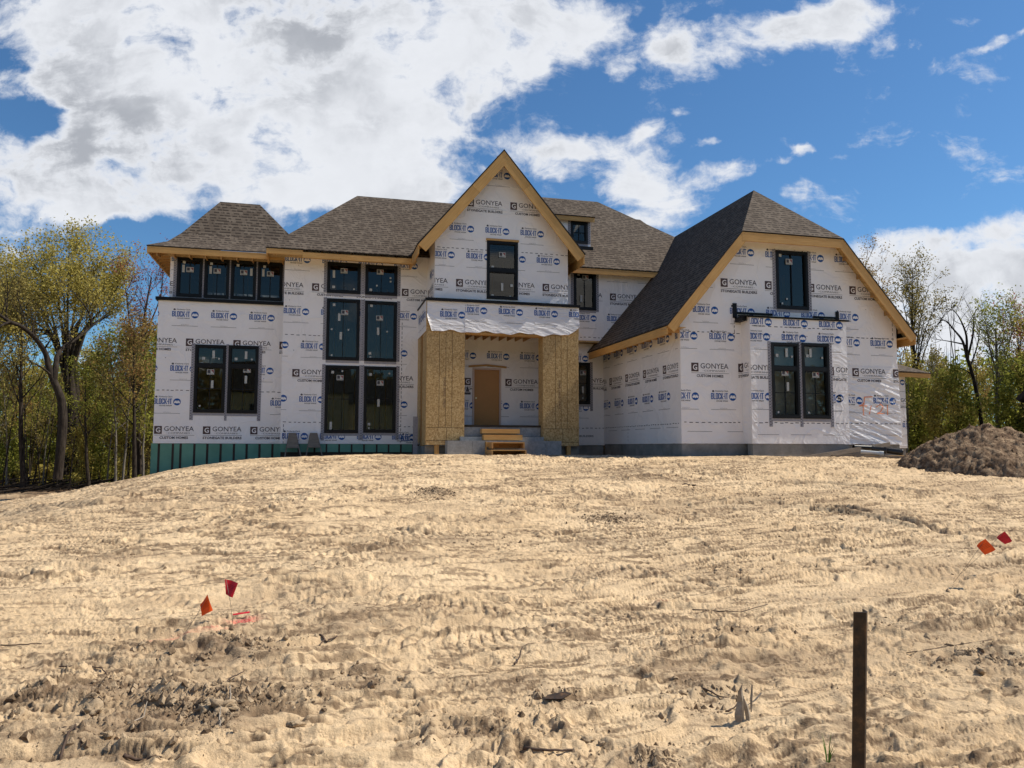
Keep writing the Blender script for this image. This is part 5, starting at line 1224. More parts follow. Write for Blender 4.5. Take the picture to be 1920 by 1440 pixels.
# an angle section: the broad leg faces the street, the short leg runs back from its right edge
A = [bot+U*a+Vv*b*-1 for a, b in prof]; B = [top+U*a+Vv*b*-1 for a, b in prof]; n_ = len(prof)
for i in range(n_): j = (i+1) % n_; mb.face([A[i], A[j], B[j], B[i]])
mb.face(B); mb.face(A[::-1])
tag(mb.build('steel_stake', 'rusty_steel', None, tuple(bot)), 'dark rusty steel angle stake standing upright in the foreground', 'stake')

# ------------------------------------------------------------------ survey flags
def flag(base_px, film, film_mat, label, tilt_top_px):
    x, y = gp(*base_px); z = gz(x, y); D_ = math.hypot(x, y); tp = at(*tilt_top_px, D=D_)
    t_ = thing('marking_flag', label, 'marking flag', (x, y, z), 'wire marking flags in the sand')
    mb = MB(); tp = Vector(tp); b_ = Vector((x, y, z-.02)); mid = b_.lerp(tp, .5)+Vector((.008, 0, 0)); mb.tube([b_, mid, tp], .0016, 5); mb.build('wire', 'wire', t_)
    P = [Vector(at(a, b, D=D_)) for a, b in film]; mb = MB(); n_ = 8; back = Vector((math.sin(YAW), math.cos(YAW), 0))
    g_ = [[None]*(n_+1) for _ in range(n_+1)]
    for i in range(n_+1):
        for k in range(n_+1):
            u, v = i/n_, k/n_; q = P[0]*(1-u)*(1-v)+P[1]*u*(1-v)+P[2]*u*v+P[3]*(1-u)*v; g_[i][k] = q+back*(.014*math.sin(u*4.2+v*1.5))
    for i in range(n_):
        for k in range(n_): mb.face([g_[i][k], g_[i][k+1], g_[i+1][k+1], g_[i+1][k]], 0, None, True)
    # small print on the film
    def G(u, v, l=.0015): q = P[0]*(1-u)*(1-v)+P[1]*u*(1-v)+P[2]*u*v+P[3]*(1-u)*v; return q+back*(.014*math.sin(u*4.2+v*1.5)-l)
    for r_ in range(4):
        u = .18
        while u < .82: L_ = rng.uniform(.03, .08); mb.face([G(u, .26+.1*r_), G(u, .295+.1*r_), G(u+L_, .295+.1*r_), G(u+L_, .26+.1*r_)], 1); u += L_+.03
    fo = mb.build('film', [film_mat, 'dark_print_'+film_mat], t_); return t_
simple('dark_print_orange_flag_film', (.30, .04, .01), .5, var=.05); simple('dark_print_red_flag_film', (.24, .006, .015), .5, var=.05)
flag((343, 1188), [(375, 1134), (390, 1114), (400, 1144), (377, 1156)], 'orange_flag_film', 'orange marking flag leaning right on its wire, left of the upright dark red flag', (390, 1116))
flag((437, 1176), [(421.5, 1086), (447.5, 1093), (437, 1120), (422, 1115)], 'red_flag_film', 'dark red marking flag on an upright wire, in the left pair of flags', (424, 1087))
flag((1788-4, 1092), [(1831, 1024), (1846, 1010), (1866, 1030), (1848.5, 1041)], 'orange_flag_film', 'orange marking flag leaning steeply on its wire in the right-hand pair', (1847, 1012))
flag((1790, 1074), [(1868.5, 1009), (1882.5, 996), (1897, 1014), (1886, 1021)], 'red_flag_film', 'bright red marking flag at the far right edge, behind the orange one', (1883, 997))
x, y = gp(452, 1165); z = gz(x, y)+.02; mb = MB()
mb.slab([(x-.065, y-.008, z+.012), (x+.065, y-.008, z+.024), (x+.065, y+.008, z+.034), (x-.065, y+.008, z+.020)], .002)
tag(mb.build('fallen_flag_film', 'red_flag_film', None, (x, y, z)), 'strip of red flag film on the sand below the dark red flag', 'flag film')

# ------------------------------------------------------------------ things by the house
# wooden steps at the stoop
zt = XZ(940, 804, 24.55)[1]
t_ = thing('timber_steps', 'makeshift pine plank steps leaning on the concrete block stoop', 'steps', (6.2, 24.0, 1.3))
mb = MB(); a = XZ(903, 804, 24.60); b = XZ(974, 813, 24.60); mb.box(a[0], b[0], 24.55, 24.83, b[1], a[1]-.0, 0, 0); mb.build('tread', 'pine_board', t_)
mb = MB(); a = XZ(906.5, 815, 24.2); b = XZ(979, 825.5, 24.2); mb.box(a[0], b[0], 24.15, 24.43, b[1], a[1], 0, 0); mb.build('tread', 'pine_board', t_)
mb = MB(); a = XZ(910, 828, 24.0); b = XZ(935, 838, 24.0); mb.box(a[0], a[0]+.04, 23.96, 24.04, 1.25, a[1], 0, 2); mb.box(a[0], b[0], 23.955, 24.04, b[1], b[1]+.15, 0, 0); mb.build('riser', 'pine_board', t_)
t_ = thing('pallet_steps', 'two-level wooden pallet step on the ground in front of the stoop', 'pallet', (6.5, 23.2, 1.3))
def pbox(y0, y1, a, b, nm):
    (xa, za), (xb, zb_) = XZ(*a, y0), XZ(*b, y0); g0 = zb_
    mb = MB(); n_ = 4
    for i in range(n_): ya = y0+(y1-y0)*i/n_; mb.box(xa, xb, ya+.006, ya+(y1-y0)/n_-.006, za-.03, za, 0, 0)
    mb.build('deck', 'pine_board', t_)
    mb = MB(); mb.box(xa, xa+.04, y0, y1, g0, za-.031, 0, 1); mb.box(xb-.04, xb, y0, y1, g0, za-.031, 0, 1); mb.box(xa+.041, xb-.041, y1-.04, y1, g0, za-.031, 0, 0); mb.build('frame', 'rafter_pine', t_)
pbox(23.45, 24.0, (922+.5, 829), (984, 841), 0); pbox(23.1, 23.95, (922, 843.5), (987.5, 853), 1)
# two folding A-shaped site stands leaning on the wall
def astand(px, label):
    y = 26.45; x0 = XZ(px-13, 860, y)[0]; x1 = XZ(px+19, 860, y)[0]; xt0 = XZ(px-4, 812, y)[0]; xt1 = XZ(px+8, 812, y)[0]; zt = XZ(px, 812, y)[1]; zb0 = gz(x0, y)-.05; zb1 = gz(x1, y)-.05; yb = y; yt = y+.22
    t_ = thing('trestle', label, 'trestle', ((x0+x1)/2, y, zb0), 'wooden trestles against the foundation')
    P = lambda x_, z_: (x_, yb+(yt-yb)*(z_-zb0)/(zt-zb0), z_)
    for a, b, zb_ in ((x0, xt0, zb0), (x1, xt1, zb1)):
        mb = MB(); mb.beam(P(a, zb_), P(b, zt), .04, .09, up=(0, -1, 0)); mb.build('leg', 'grey_board', t_)
    zm = zb0+(zt-zb0)*.42; f = .42; xl = x0+(xt0-x0)*f; xr = x1+(xt1-x1)*f
    mb = MB(); q = [P(xl, zm), P(xr, zm), P(xt1+.02, zt+.01), P(xt0-.02, zt+.01)]; mb.slab([(a, b-.07, c) for a, b, c in q], .018); mb.build('gusset_panel', 'grey_board', t_)
astand(546, 'wooden A-shaped trestle against the green foundation, nearest the house corner')
astand(586, 'wooden A-shaped trestle against the green foundation, nearer the porch')
mb = MB(); mb.box(3.36, 3.5, 24.9, 25.02, 1.1, 2.55)
# pipes, plank and scraps at the right end of the garage
def pipe(a, b, r_, Y, mat, label, ribs=False, hollow=True, group=None, zoff=None, name='pipe', Yb=None):
    A = Vector(at(*a, Y=Y)); B = Vector(at(*b, Y=Yb or Y))
    lift_ = max(gz(A.x, A.y)+r_+.05-A.z, gz(B.x, B.y)+r_+.05-B.z, 0); A.z += lift_; B.z += lift_
    t_ = thing(name, label, 'pipe', tuple((A+B)/2), group); d = (B-A).normalized(); mb = MB()
    if ribs:
        n_ = int((B-A).length/.035); pts = [A.lerp(B, i/(2*n_)) for i in range(2*n_+1)]; mb.tube(pts, [r_*(1 if i % 2 else .86) for i in range(2*n_+1)], 18, cap=False)
    else:
        pts = [A, A.lerp(B, .3), A.lerp(B, .78), A.lerp(B, .80), A.lerp(B, .83), B]; mb.tube(pts, [r_, r_, r_, r_*1.03, r_*1.24, r_*1.24], 20, cap=False)
        mb.tube([A+d*.002, B-d*.002], r_*.85, 20, cap=False)
    mb.build('barrel', mat, t_)
    mb = MB(); rr_ = r_*(1.24 if not ribs else .95); S = d.cross(Vector((0, 0, 1))).normalized(); T_ = d.cross(S)
    N_ = 20
    for e_, q in ((B, 1.0),):
        for i in range(N_):
            a0, a1 = 6.2832*i/N_, 6.2832*(i+1)/N_; o0 = e_+(S*math.cos(a0)+T_*math.sin(a0))*rr_; o1 = e_+(S*math.cos(a1)+T_*math.sin(a1))*rr_; i0_ = e_+(S*math.cos(a0)+T_*math.sin(a0))*rr_*.72; i1_ = e_+(S*math.cos(a1)+T_*math.sin(a1))*rr_*.72
            mb.face([o0, o1, i1_, i0_])
    mb.build('rim', mat, t_)
    mb = MB(); mb.face([B-d*.05+(S*math.cos(6.2832*i/N_)+T_*math.sin(6.2832*i/N_))*rr_*.8 for i in range(N_)]); mb.build('bore', 'dark_interior', t_)
    return t_
simple('grey_pipe', (0.42, 0.46, 0.48), 0.4, 0.5, var=.05)
pipe((1614, 847), (1657, 850.5), .055, 19.45, 'white_plastic', 'white plastic pipe with a flared socket end lying by the garage foundation', Yb=19.05)
pipe((1634, 841), (1662, 844.5), .085, 19.85, 'black_plastic', 'black pipe with a pale left end, behind the white pipe', Yb=19.6)
pipe((1663, 845), (1693, 849), .10, 19.7, 'black_plastic', 'coarse ribbed black corrugated pipe at the right end of the pile of pipes', ribs=True, Yb=19.4)
pipe((1600, 838), (1640, 839.5), .07, 20.2, 'black_plastic', 'short black corrugated pipe furthest back against the garage foundation', ribs=True, Yb=20.1)
A = Vector(at(1505, 856, Y=19.6)); A.z = gz(A.x, A.y)+.02; B = Vector(at(1668, 829, Y=20.4)); mb = MB(); mb.beam(A, B, .035, .13, up=(0, 0, 1))
tag(mb.build('plank', 'grey_board', None, tuple(A)), 'long weathered grey plank propped at a slant against the garage foundation', 'plank')
def board(a, b, Y, w_, h_, mat, label):
    A = Vector(at(*a, Y=Y)); B = Vector(at(*b, Y=Y)); A.z = gz(A.x, A.y)+h_+.015; B.z = gz(B.x, B.y)+h_+.03; mb = MB(); mb.beam(A, B, w_, h_); tag(mb.build('board', mat, None, tuple(A)), label, 'board', 'boards lying under the pipes')
board((1602, 853), (1650, 857), 19.2, .14, .04, 'pine_board', 'pine board lying under the white pipe')
board((1663, 855), (1712, 855), 19.0, .18, .04, 'pine_board', 'pale board lying under the right end of the pipes')
board((1600, 856), (1690, 858), 18.85, .10, .05, 'grey_board', 'dark board lying in front of the pipes')
board((1560, 856), (1600, 857), 19.5, .10, .04, 'grey_board', 'thin dark board lying left of the pipes')
mb = MB(); xg, yg = 3.3, 26.2; mb.box(3.10, 3.26, 25.9, 25.93, gz(3.2, 25.9)-.1, 2.62)
tag(mb.build('sheet_metal', 'flashing_tape', None, (3.2, 25.9, 1.3)), 'narrow grey panel standing against the left side of the porch', 'panel')

# dirt pile
def pile():
    c = Vector((0, 0, 0)); px, py = at(1838, 800, D=21)[0], at(1838, 800, D=21)[1]; n_ = 240
    X, Y = np.meshgrid(np.linspace(-3.9, 3.9, n_), np.linspace(-3.2, 3.2, n_)); q = np.hypot((X+.25*np.sin(Y))/np.where(X < 0, 1.5, 2.9), Y/1.8)
    Hh = 1.12*np.clip(1-q, 0, 1)**.80*(1.0)+.0; w_ = fbm(X*1.1+3, Y*1.1, 3, 90); Hh = Hh*(.8+.45*w_)
    Hh = np.where(X < -.2, Hh*(1-.0*X), Hh)
    f = fbm(X*4, Y*4, 4, 91, .6); g_ = 1-np.abs(fbm(X*9, Y*9, 3, 92, .6)*2-1)
    Hh = Hh+ss(1.1-q, 0, .2)*((f-.5)*.20+(g_**3)*.05-.03)-.25*ss(q, .98, 1.15)
    gx = X+px; gy = Y+py; Z = base_h(gx, gy)+Hh
    V = np.stack([gx.ravel(), gy.ravel(), Z.ravel()], 1); i0 = (np.arange(n_-1)[:, None]*n_+np.arange(n_-1)[None, :]).ravel(); Fc = np.stack([i0, i0+1, i0+n_+1, i0+n_], 1)
    base = np.array([px, py, float(base_h(np.array(px), np.array(py)))]); o = big_mesh('dirt_pile', V-base, Fc, 'pile_soil'); o.location = base
    tag(o, 'heap of dark brown excavated soil at the right of the garage', 'dirt pile')
    # crumbs over the heap
    Vs = []; Fs = []; b = 0; idx = np.random.RandomState(5).choice(len(V), 5000)
    for k, i in enumerate(idx):
        if q.ravel()[i] > 1.12: continue
        T, F_ = TPL[k % 6]; s_ = .010+.013*r3.pareto(2.2); s_ = min(s_, .07); Vs.append(T*s_*r3.uniform(.7, 1.3, 3)+V[i]-base+np.array([0, 0, s_*.2])); Fs.append(F_+b); b += len(T)
    cr_ = big_mesh('crumbs', np.concatenate(Vs), np.concatenate(Fs), 'pile_soil', False); cr_.parent = o; cr_['kind'] = 'stuff'
pile()

# ------------------------------------------------------------------ trees
def ortho(d):
    a = d.cross(Vector((.2, .3, 1)));
    if a.length < .1: a = d.cross(Vector((1, 0, 0)))
    a.normalize(); return a, d.cross(a)
class Tree:
    def __init__(s, seed, leaf=.09, nleaf=7, droop=0.0, up=.35, spread=.8, clump=.30): s.r = random.Random(seed); s.w = MB(); s.tw = []; s.L = []; s.leaf = leaf; s.nl = nleaf; s.up = up; s.spread = spread; s.clump = clump
    def limb(s, pts, rad, n=6): s.w.tube(pts, rad, n, cap=False)
    def grow(s, p, d, L, r, lev, depth):
        R_ = s.r; n = 4 if lev < depth else 3; pts = [p]; rad = [r]; q = p; dd = d
        for i in range(n):
            a, b = ortho(dd); dd = (dd+a*R_.gauss(0, .16)+b*R_.gauss(0, .16)+Vector((0, 0, s.up*.22))).normalized(); q = q+dd*L/n; pts.append(q); rad.append(r*(1-.75*(i+1)/n))
        s.limb(pts, rad, 6 if lev == 0 else 5 if lev == 1 else 3)
        if lev >= depth-1:
            for i in range(s.nl):
                t_ = R_.random(); k = min(int(t_*n), n-1); c = pts[k].lerp(pts[k+1], t_*n-k)
                s.L.append(c+Vector((R_.gauss(0, 1), R_.gauss(0, 1), R_.gauss(0, 1)))*s.clump*(.35 if lev < depth else .6))
        if lev < depth:
            m_ = R_.randint(4, 6) if lev else R_.randint(5, 7)
            for i in range(m_):
                t_ = .25+.75*(i+R_.random())/m_; k = min(int(t_*n), n-1); c = pts[k].lerp(pts[k+1], t_*n-k); a, b = ortho(dd); an_ = R_.uniform(0, 6.28)
                nd = (dd*(1-s.spread*.45)+(a*math.cos(an_)+b*math.sin(an_))*s.spread*R_.uniform(.6, 1.0)).normalized()
                s.grow(c, nd, L*R_.uniform(.42, .66)*(1.1-.35*t_), rad[k]*.55, lev+1, depth)
    def leaves(s, size=None):
        size = size or s.leaf; R_ = np.random.RandomState(s.r.randint(0, 9999)); n = len(s.L)
        if not n: return np.zeros((0, 3)), np.zeros((0, 4), int)
        c = np.array([tuple(p) for p in s.L]); a = R_.normal(size=(n, 3)); a /= np.linalg.norm(a, axis=1)[:, None]; b = np.cross(a, R_.normal(size=(n, 3))); b /= np.linalg.norm(b, axis=1)[:, None]
        sz_ = size*R_.uniform(.5, 1.3, n)[:, None]; V = np.stack([c-a*sz_, c+b*sz_*.6, c+a*sz_, c-b*sz_*.6], 1).reshape(-1, 3); return V, np.arange(4*n).reshape(-1, 4)
def tree_object(T, bark, leafm, label, base, cat='tree', name='tree', group=None, leaf=None):
    t_ = thing(name, label, cat, base, group)
    o = T.w.build('trunk', bark, None); o.parent = t_; o.location = (0, 0, 0)
    V, Fc = T.leaves(leaf)
    if len(V): c = big_mesh('crown', V, Fc, leafm, False); c.parent = t_
    return t_
def generic(seed, H, r, first=.3, spread=.7, up=.5, nleaf=7, leaf=.09, limbs=14, depth=2, lean=0, clump=.3, llen=.34, top=.55):
    T = Tree(seed, leaf, nleaf, up=up, spread=spread, clump=clump); R_ = T.r; n = 9; pts = []; q = Vector((0, 0, -.3)); dd = Vector((lean, R_.uniform(-.05, .05), 1)).normalized()
    for i in range(n+1):
        pts.append(q.copy()); q = q+dd*(H/n); dd = (dd+Vector((R_.gauss(0, .05), R_.gauss(0, .05), .02))).normalized()
    rad = [r*(1.25 if i == 0 else 1-.88*i/n) for i in range(n+1)]; T.limb(pts, rad, 7)
    for i in range(limbs):
        t_ = first+(1-first)*(i+R_.random()*.8)/limbs; k = min(int(t_*n), n-1); c = pts[k].lerp(pts[k+1], t_*n-k); an_ = i*2.4+R_.uniform(-.5, .5)
        el = R_.uniform(.35, .9)+.5*t_; d = Vector((math.cos(an_)*math.cos(el), math.sin(an_)*math.cos(el), math.sin(el)))
        f = (1-((t_-top)/(1.15-first))**2*1.6); T.grow(c, d, H*llen*max(.28, f)*R_.uniform(.75, 1.15), max(.012, rad[k]*.42), 1, depth+1)
    return T
LOWZ = lambda x, y: float(base_h(np.array(float(x)), np.array(float(y))))
def spot(px, D): p = at(px, 838, D=D); return float(p[0]), float(p[1])
def place(px, D, zo=0.0): x_, y_ = spot(px, D); return (x_, y_, LOWZ(x_, y_)+zo)
def dup(root, loc, rz, sc_, label, group, leafm=None):
    r_ = root.copy(); sc.collection.objects.link(r_); r_.location = loc; r_.rotation_euler = (0, 0, rz); r_.scale = (sc_[0], sc_[0], sc_[1]); r_['label'] = label; r_['group'] = group
    for ch in list(root.children):
        c = ch.copy(); sc.collection.objects.link(c); c.parent = r_
        if leafm and ch.name.startswith('crown'): c.material_slots[0].link = 'OBJECT'; c.material_slots[0].material = MT[leafm]
    return r_
def rel(pxs, D, loc):      # photo points of a guided limb turned into positions at the tree's own distance
    return [Vector(at(a, b, D=D+dd))-Vector(loc) for a, b, dd in pxs]
def guided(seed, loc, D, limbs, leaf, nleaf, bark, leafm, label, clump=.3, up=.5, spread=.7, every=.13, blen=.22, depth=2, scale_r=1, name='tree', first=.35, kids=None):
    T = Tree(seed, leaf, nleaf, up=up, spread=spread, clump=clump); R_ = T.r
    for (pxs, r0, r1, nk, bl) in limbs:
        P = rel(pxs, D, loc); Q = []
        for i in range(len(P)-1):
            p0, p1, p2, p3 = P[max(i-1, 0)], P[i], P[i+1], P[min(i+2, len(P)-1)]
            for k in range(4): t_ = k/4; Q.append(.5*((2*p1)+(p2-p0)*t_+(2*p0-5*p1+4*p2-p3)*t_*t_+(3*p1-p0-3*p2+p3)*t_**3))
        Q.append(P[-1]); n = len(Q); rad = [r0+(r1-r0)*i/(n-1) for i in range(n)]; T.limb(Q, rad, 8)
        for i in range(nk):
            t_ = first+(1-first)*(i+R_.random())/nk; k = min(int(t_*(n-1)), n-2); c = Q[k].lerp(Q[k+1], t_*(n-1)-k); dd = (Q[k+1]-Q[k]).normalized(); a, b = ortho(dd); an_ = R_.uniform(0, 6.28)
            nd = (dd*.6+(a*math.cos(an_)+b*math.sin(an_))*.75+Vector((0, 0, .35))).normalized(); T.grow(c, nd, bl*R_.uniform(.6, 1.2), max(.012, rad[k]*.38), 1, depth+1)
    return tree_object(T, bark, leafm, label, loc, name=name)
# the forked dark tree in front of the wood on the left
D1 = 40.5; loc = place(112, D1)
guided(3, loc, D1, [([(108, 899, 0), (112, 860, 0), (118, 800, 0), (117, 760, 0), (110, 735, 0), (100, 712, 0)], .21, .15, 0, 0),
                    ([(100, 712, 0), (92, 690, 0), (85, 662, 0), (66, 634, -.5), (40, 612, -1), (18, 603, -1.5), (-4, 588, -2)], .15, .06, 9, 1.8),
                    ([(100, 716, 0), (104, 695, 0), (107, 670, .3), (118, 652, .6), (140, 637, 1), (160, 622, 1.5), (172, 612, 1.7), (192, 596, 2)], .14, .03, 7, 1.5),
                    ([(171, 612, 1.7), (170, 595, 1.6), (160, 575, 1.4), (140, 552, 1.2)], .07, .02, 5, 1.8),
                    ([(134, 640, 1), (130, 632, 1), (112, 618, 1)], .05, .01, 3, .8), ([(98, 705, 0), (80, 690, -.5), (62, 680, -1), (50, 672, -1)], .06, .015, 3, 1.4),
                    ([(18, 603, -1.5), (0, 612, -2), (-14, 628, -2)], .06, .02, 3, 1.5)],
       .05, 1, 'bark', 'leaf_olive', 'dark forked tree leaning over at the edge of the wood, nearest on the left', clump=.3)
# the tall fan-crowned tree behind it
D2 = 47; loc = place(128, D2)
fan = []
for (x, y, k) in [(30, 520, 0), (45, 470, 1), (75, 455, -1), (100, 435, 1.5), (128, 428, -1), (152, 432, 1), (180, 448, -1.5), (205, 462, 1), (222, 480, -.5), (215, 520, 1.5), (15, 560, -1), (75, 520, 2), (120, 500, -2.5), (165, 510, 2.5), (190, 545, -2), (60, 570, -2)]:
    xm = 125+(x-125)*.30; fan.append(([(125+(x-125)*.05, 700+((x*7) % 50-10), 0), (xm, 640+((x*7) % 50-20), k*.3), (125+(x-125)*.68, 660+(y-640)*.50, k*.8), (x, y+56, k*1.3)], .11, .015, 13, 1.75))
guided(8, loc, D2, [([(118, 890, 0), (128, 820, 0), (136, 760, 0), (128, 690, 0), (122, 660, 0)], .30, .16, 0, 0), ([(132, 885, .5), (139, 800, .5), (143, 740, .5), (140, 680, .5)], .24, .14, 0, 0)]+fan,
       .065, 5, 'bark', 'leaf_yellow', 'tallest yellow-green tree with a broad fan crown in the left wood', clump=.30, up=.7, first=.58)
D3 = 50; loc = place(-30, D3)
fan = [([(-30, 720, 0), (-25+(x+25)*.4, 650, k*.4), (x, y+50, k)], .11, .015, 11, 1.7) for (x, y, k) in [(-10, 480, 0), (12, 472, 1), (30, 500, -1), (-40, 460, 1), (45, 540, 0), (0, 540, 1.5), (20, 590, -1.5), (-60, 500, 0)]]
guided(18, loc, D3, [([(-30, 890, 0), (-28, 800, 0), (-30, 720, 0)], .34, .2, 0, 0)]+fan, .065, 5, 'bark', 'leaf_yellow', 'yellow-green tree whose crown is cut by the left edge of the photo', clump=.30, up=.6, first=.55)
# right side: tall thin tree by the garage roof, bare leaning tree, fine-leaved tree
D4 = 44; loc = place(1722, D4)
fan = [([(1713, y+150+(x % 7)*8, 0), (1712+(x-1712)*.45, y+90+(x % 5)*6, k*.4), (x, y+34, k)], .04, .010, 8, 1.0) for (x, y, k) in [(1700, 480, 0), (1722, 476, .5), (1690, 520, -1), (1742, 500, 1), (1675, 560, .6), (1755, 540, -.8), (1775, 550, .6), (1712, 530, 1), (1735, 560, -1)]]
guided(31, loc, D4, [([(1726, 870, 0), (1722, 760, 0), (1714, 690, 0), (1712, 640, 0)], .13, .09, 6, .9), ([(1713, 660, 0), (1710, 580, 0), (1712, 510, 0)], .08, .012, 16, 1.0)]+fan, .05, 2, 'bark', 'leaf_olive', 'tall thin budding tree rising beside the lower end of the garage roof', clump=.2, up=.6)
D5 = 43; loc = place(1846, D5)
guided(44, loc, D5, [([(1848, 870, 0), (1840, 790, 0), (1830, 730, 0), (1820, 690, 0), (1812, 668, 0)], .10, .07, 0, 0),
                    ([(1813, 670, 0), (1805, 640, 0), (1790, 620, .4), (1770, 600, .8), (1755, 612, 1)], .07, .012, 7, 1.2), ([(1812, 668, 0), (1812, 630, 0), (1800, 598, -.4), (1788, 582, -.8)], .07, .012, 8, 1.2),
                    ([(1814, 672, 0), (1824, 630, .4), (1826, 596, .6), (1830, 580, .8)], .06, .012, 8, 1.2), ([(1818, 690, 0), (1832, 650, .5), (1838, 610, .7)], .05, .012, 7, 1.0), ([(1805, 645, 0), (1780, 640, -.5), (1755, 636, -1)], .04, .01, 5, .9), ([(1820, 700, 0), (1800, 690, 0), (1768, 680, .5)], .04, .01, 4, .9)],
       .04, 0, 'bark', 'leaf_olive', 'bare leafless tree leaning left above the dirt pile', clump=.2, up=.5)
D6 = 42; loc = place(1874, D6)
guided(52, loc, D6, [([(1875, 870, 0), (1870, 780, 0), (1870, 700, 0), (1868, 650, 0), (1866, 615, 0)], .11, .02, 18, 1.5), ([(1870, 720, 0), (1885, 670, .5), (1898, 620, 1), (1903, 590, 1)], .05, .012, 10, 1.2), ([(1869, 700, 0), (1855, 650, -.5), (1850, 610, -1)], .05, .012, 9, 1.1)],
       .05, 3, 'pale_bark', 'leaf_green', 'slim tree with fine pale leaves right of the bare leaning tree', clump=.25, up=.6)
D7 = 46; loc = place(1636, D7)
fan = [([(1640, 640, 0), (1638, 590, k*.4), (x, y+34, k)], .06, .012, 10, 1.5) for (x, y, k) in [(1622, 462, 0), (1636, 480, .5), (1608, 495, -1), (1648, 520, 1), (1655, 560, .6)]]
guided(61, loc, D7, [([(1640, 880, 0), (1640, 760, 0), (1640, 640, 0)], .14, .08, 0, 0)]+fan, .05, 3, 'bark', 'leaf_bronze', 'bronze-budded tree top showing just above the garage roof slope', clump=.2, up=.7)
D8 = 47; loc = place(1918, D8)
guided(66, loc, D8, [([(1920, 870, 0), (1916, 760, 0), (1912, 680, 0), (1908, 630, 0)], .12, .02, 20, 1.6)], .06, 4, 'bark', 'leaf_red', 'reddish budding tree at the right edge of the photo', clump=.25, up=.6)
# reddish maples beside the house on the left
D9 = 44; loc = place(286, D9)
guided(71, loc, D9, [([(262, 890, 0), (258, 780, 0), (262, 680, 0), (270, 600, 0), (284, 520, 0)], .15, .03, 22, 1.8), ([(262, 690, 0), (245, 620, .5), (238, 560, 1), (232, 520, 1)], .06, .012, 12, 1.5), ([(266, 640, 0), (300, 560, .5), (306, 500, .6)], .05, .012, 12, 1.3)],
       .05, 2, 'bark', 'leaf_red', 'red-budded tree standing against the left wall of the house', clump=.25, up=.6)
# a kit of tree kinds, copied through the wood
KIT = []
far = (0, 140, -.4)
for i, (sd_, H, r, leafm, bark, kw, lab) in enumerate([
    (101, 11.5, .16, 'leaf_yellow', 'bark', dict(nleaf=9, leaf=.10, limbs=15, clump=.42, llen=.30), 'yellow-green tree with airy new leaves'),
    (102, 9.5, .12, 'leaf_green', 'bark', dict(nleaf=10, leaf=.10, limbs=15, first=.15, clump=.42, llen=.30), 'fresh green leafy tree'),
    (103, 10.5, .13, 'leaf_bronze', 'bark', dict(nleaf=7, leaf=.09, limbs=15, clump=.36, llen=.28), 'bronze-tinted budding tree'),
    (104, 9.0, .085, 'leaf_olive', 'pale_bark', dict(nleaf=4, leaf=.08, limbs=12, first=.35, clump=.3, llen=.24), 'slender pale-barked young tree'),
    (105, 12.5, .20, 'leaf_olive', 'bark', dict(nleaf=6, leaf=.09, limbs=16, first=.4, clump=.38, llen=.28), 'tall dark-trunked tree with sparse olive leaves'),
    (106, 6.0, .05, 'leaf_green', 'bark', dict(nleaf=9, leaf=.10, limbs=12, first=.08, clump=.38, llen=.30), 'low bushy green sapling')]):
    T = generic(sd_, H, r, **kw); KIT.append((tree_object(T, bark, leafm, lab, far, group='trees of the wood'), lab, leafm))
rt_ = random.Random(99); used = set(); side_words = {'l': '', 'r': ''}
def wood(side, px, D, k, hs, leafm=None, lab=None):
    src, l0, lm0 = KIT[k]; x_, y_ = spot(px, D)
    L_ = lab or f'{l0} {side_words[side]}'
    z_ = LOWZ(x_, y_); s_ = hs; wsc = s_*rt_.uniform(.85, 1.15)
    if k not in used:
        used.add(k); src.location = (x_, y_, z_); src.scale = (wsc, wsc, s_); src.rotation_euler = (0, 0, rt_.uniform(0, 6.28)); src['label'] = L_; return src
    return dup(src, (x_, y_, z_), rt_.uniform(0, 6.28), (wsc, s_), L_, 'trees of the wood', leafm)
TONE = {None: '', 'leaf_green': 'green', 'leaf_yellow': 'yellow-green', 'leaf_bronze': 'bronze', 'leaf_olive': 'olive', 'leaf_red': 'reddish'}
SIZE = ['tall dark-trunked', 'bushy', 'slender', 'thin-leaved', 'leaning', 'low']
left = [(48, 43, 4, 1.0, None), (85, 45, 3, .8, None), (170, 42, 4, .62, 'leaf_green'), (218, 42.5, 3, 1.0, 'leaf_green'), (232, 43, 3, .95, None), (255, 42, 4, .75, 'leaf_bronze'), (205, 45, 3, .8, None), (272, 43, 3, .85, 'leaf_green'), (15, 44, 3, .9, None), (-25, 42, 3, 1.0, None),
        (30, 50, 2, .75, None), (60, 54, 1, .8, None), (95, 58, 0, .75, None), (150, 50, 2, .75, None), (180, 55, 0, .85, None), (215, 52, 0, .8, 'leaf_olive'), (240, 50, 2, .95, None), (275, 52, 0, .85, None), (300, 49, 0, .8, None), (255, 58, 1, 1.0, None), (130, 60, 1, .8, None), (5, 56, 0, .8, None), (-40, 53, 1, 1, None), (80, 66, 1, .9, None), (200, 64, 1, 1, 'leaf_yellow'), (160, 68, 0, 1, None), (285, 62, 1, 1.1, None),
        (230, 60, 2, 1.0, 'leaf_red'), (110, 50, 5, 1.1, None), (190, 47, 5, 1.1, None), (20, 49, 5, 1.1, None), (245, 46, 5, 1.2, 'leaf_yellow'), (70, 50, 5, 1, 'leaf_olive'), (320, 44, 1, .9, None), (350, 50, 0, .8, None), (390, 48, 2, .8, None), (-90, 50, 0, 1, None), (-130, 46, 2, 1, None), (290, 45, 5, 1.1, 'leaf_olive'), (150, 45, 5, .8, 'leaf_yellow')]
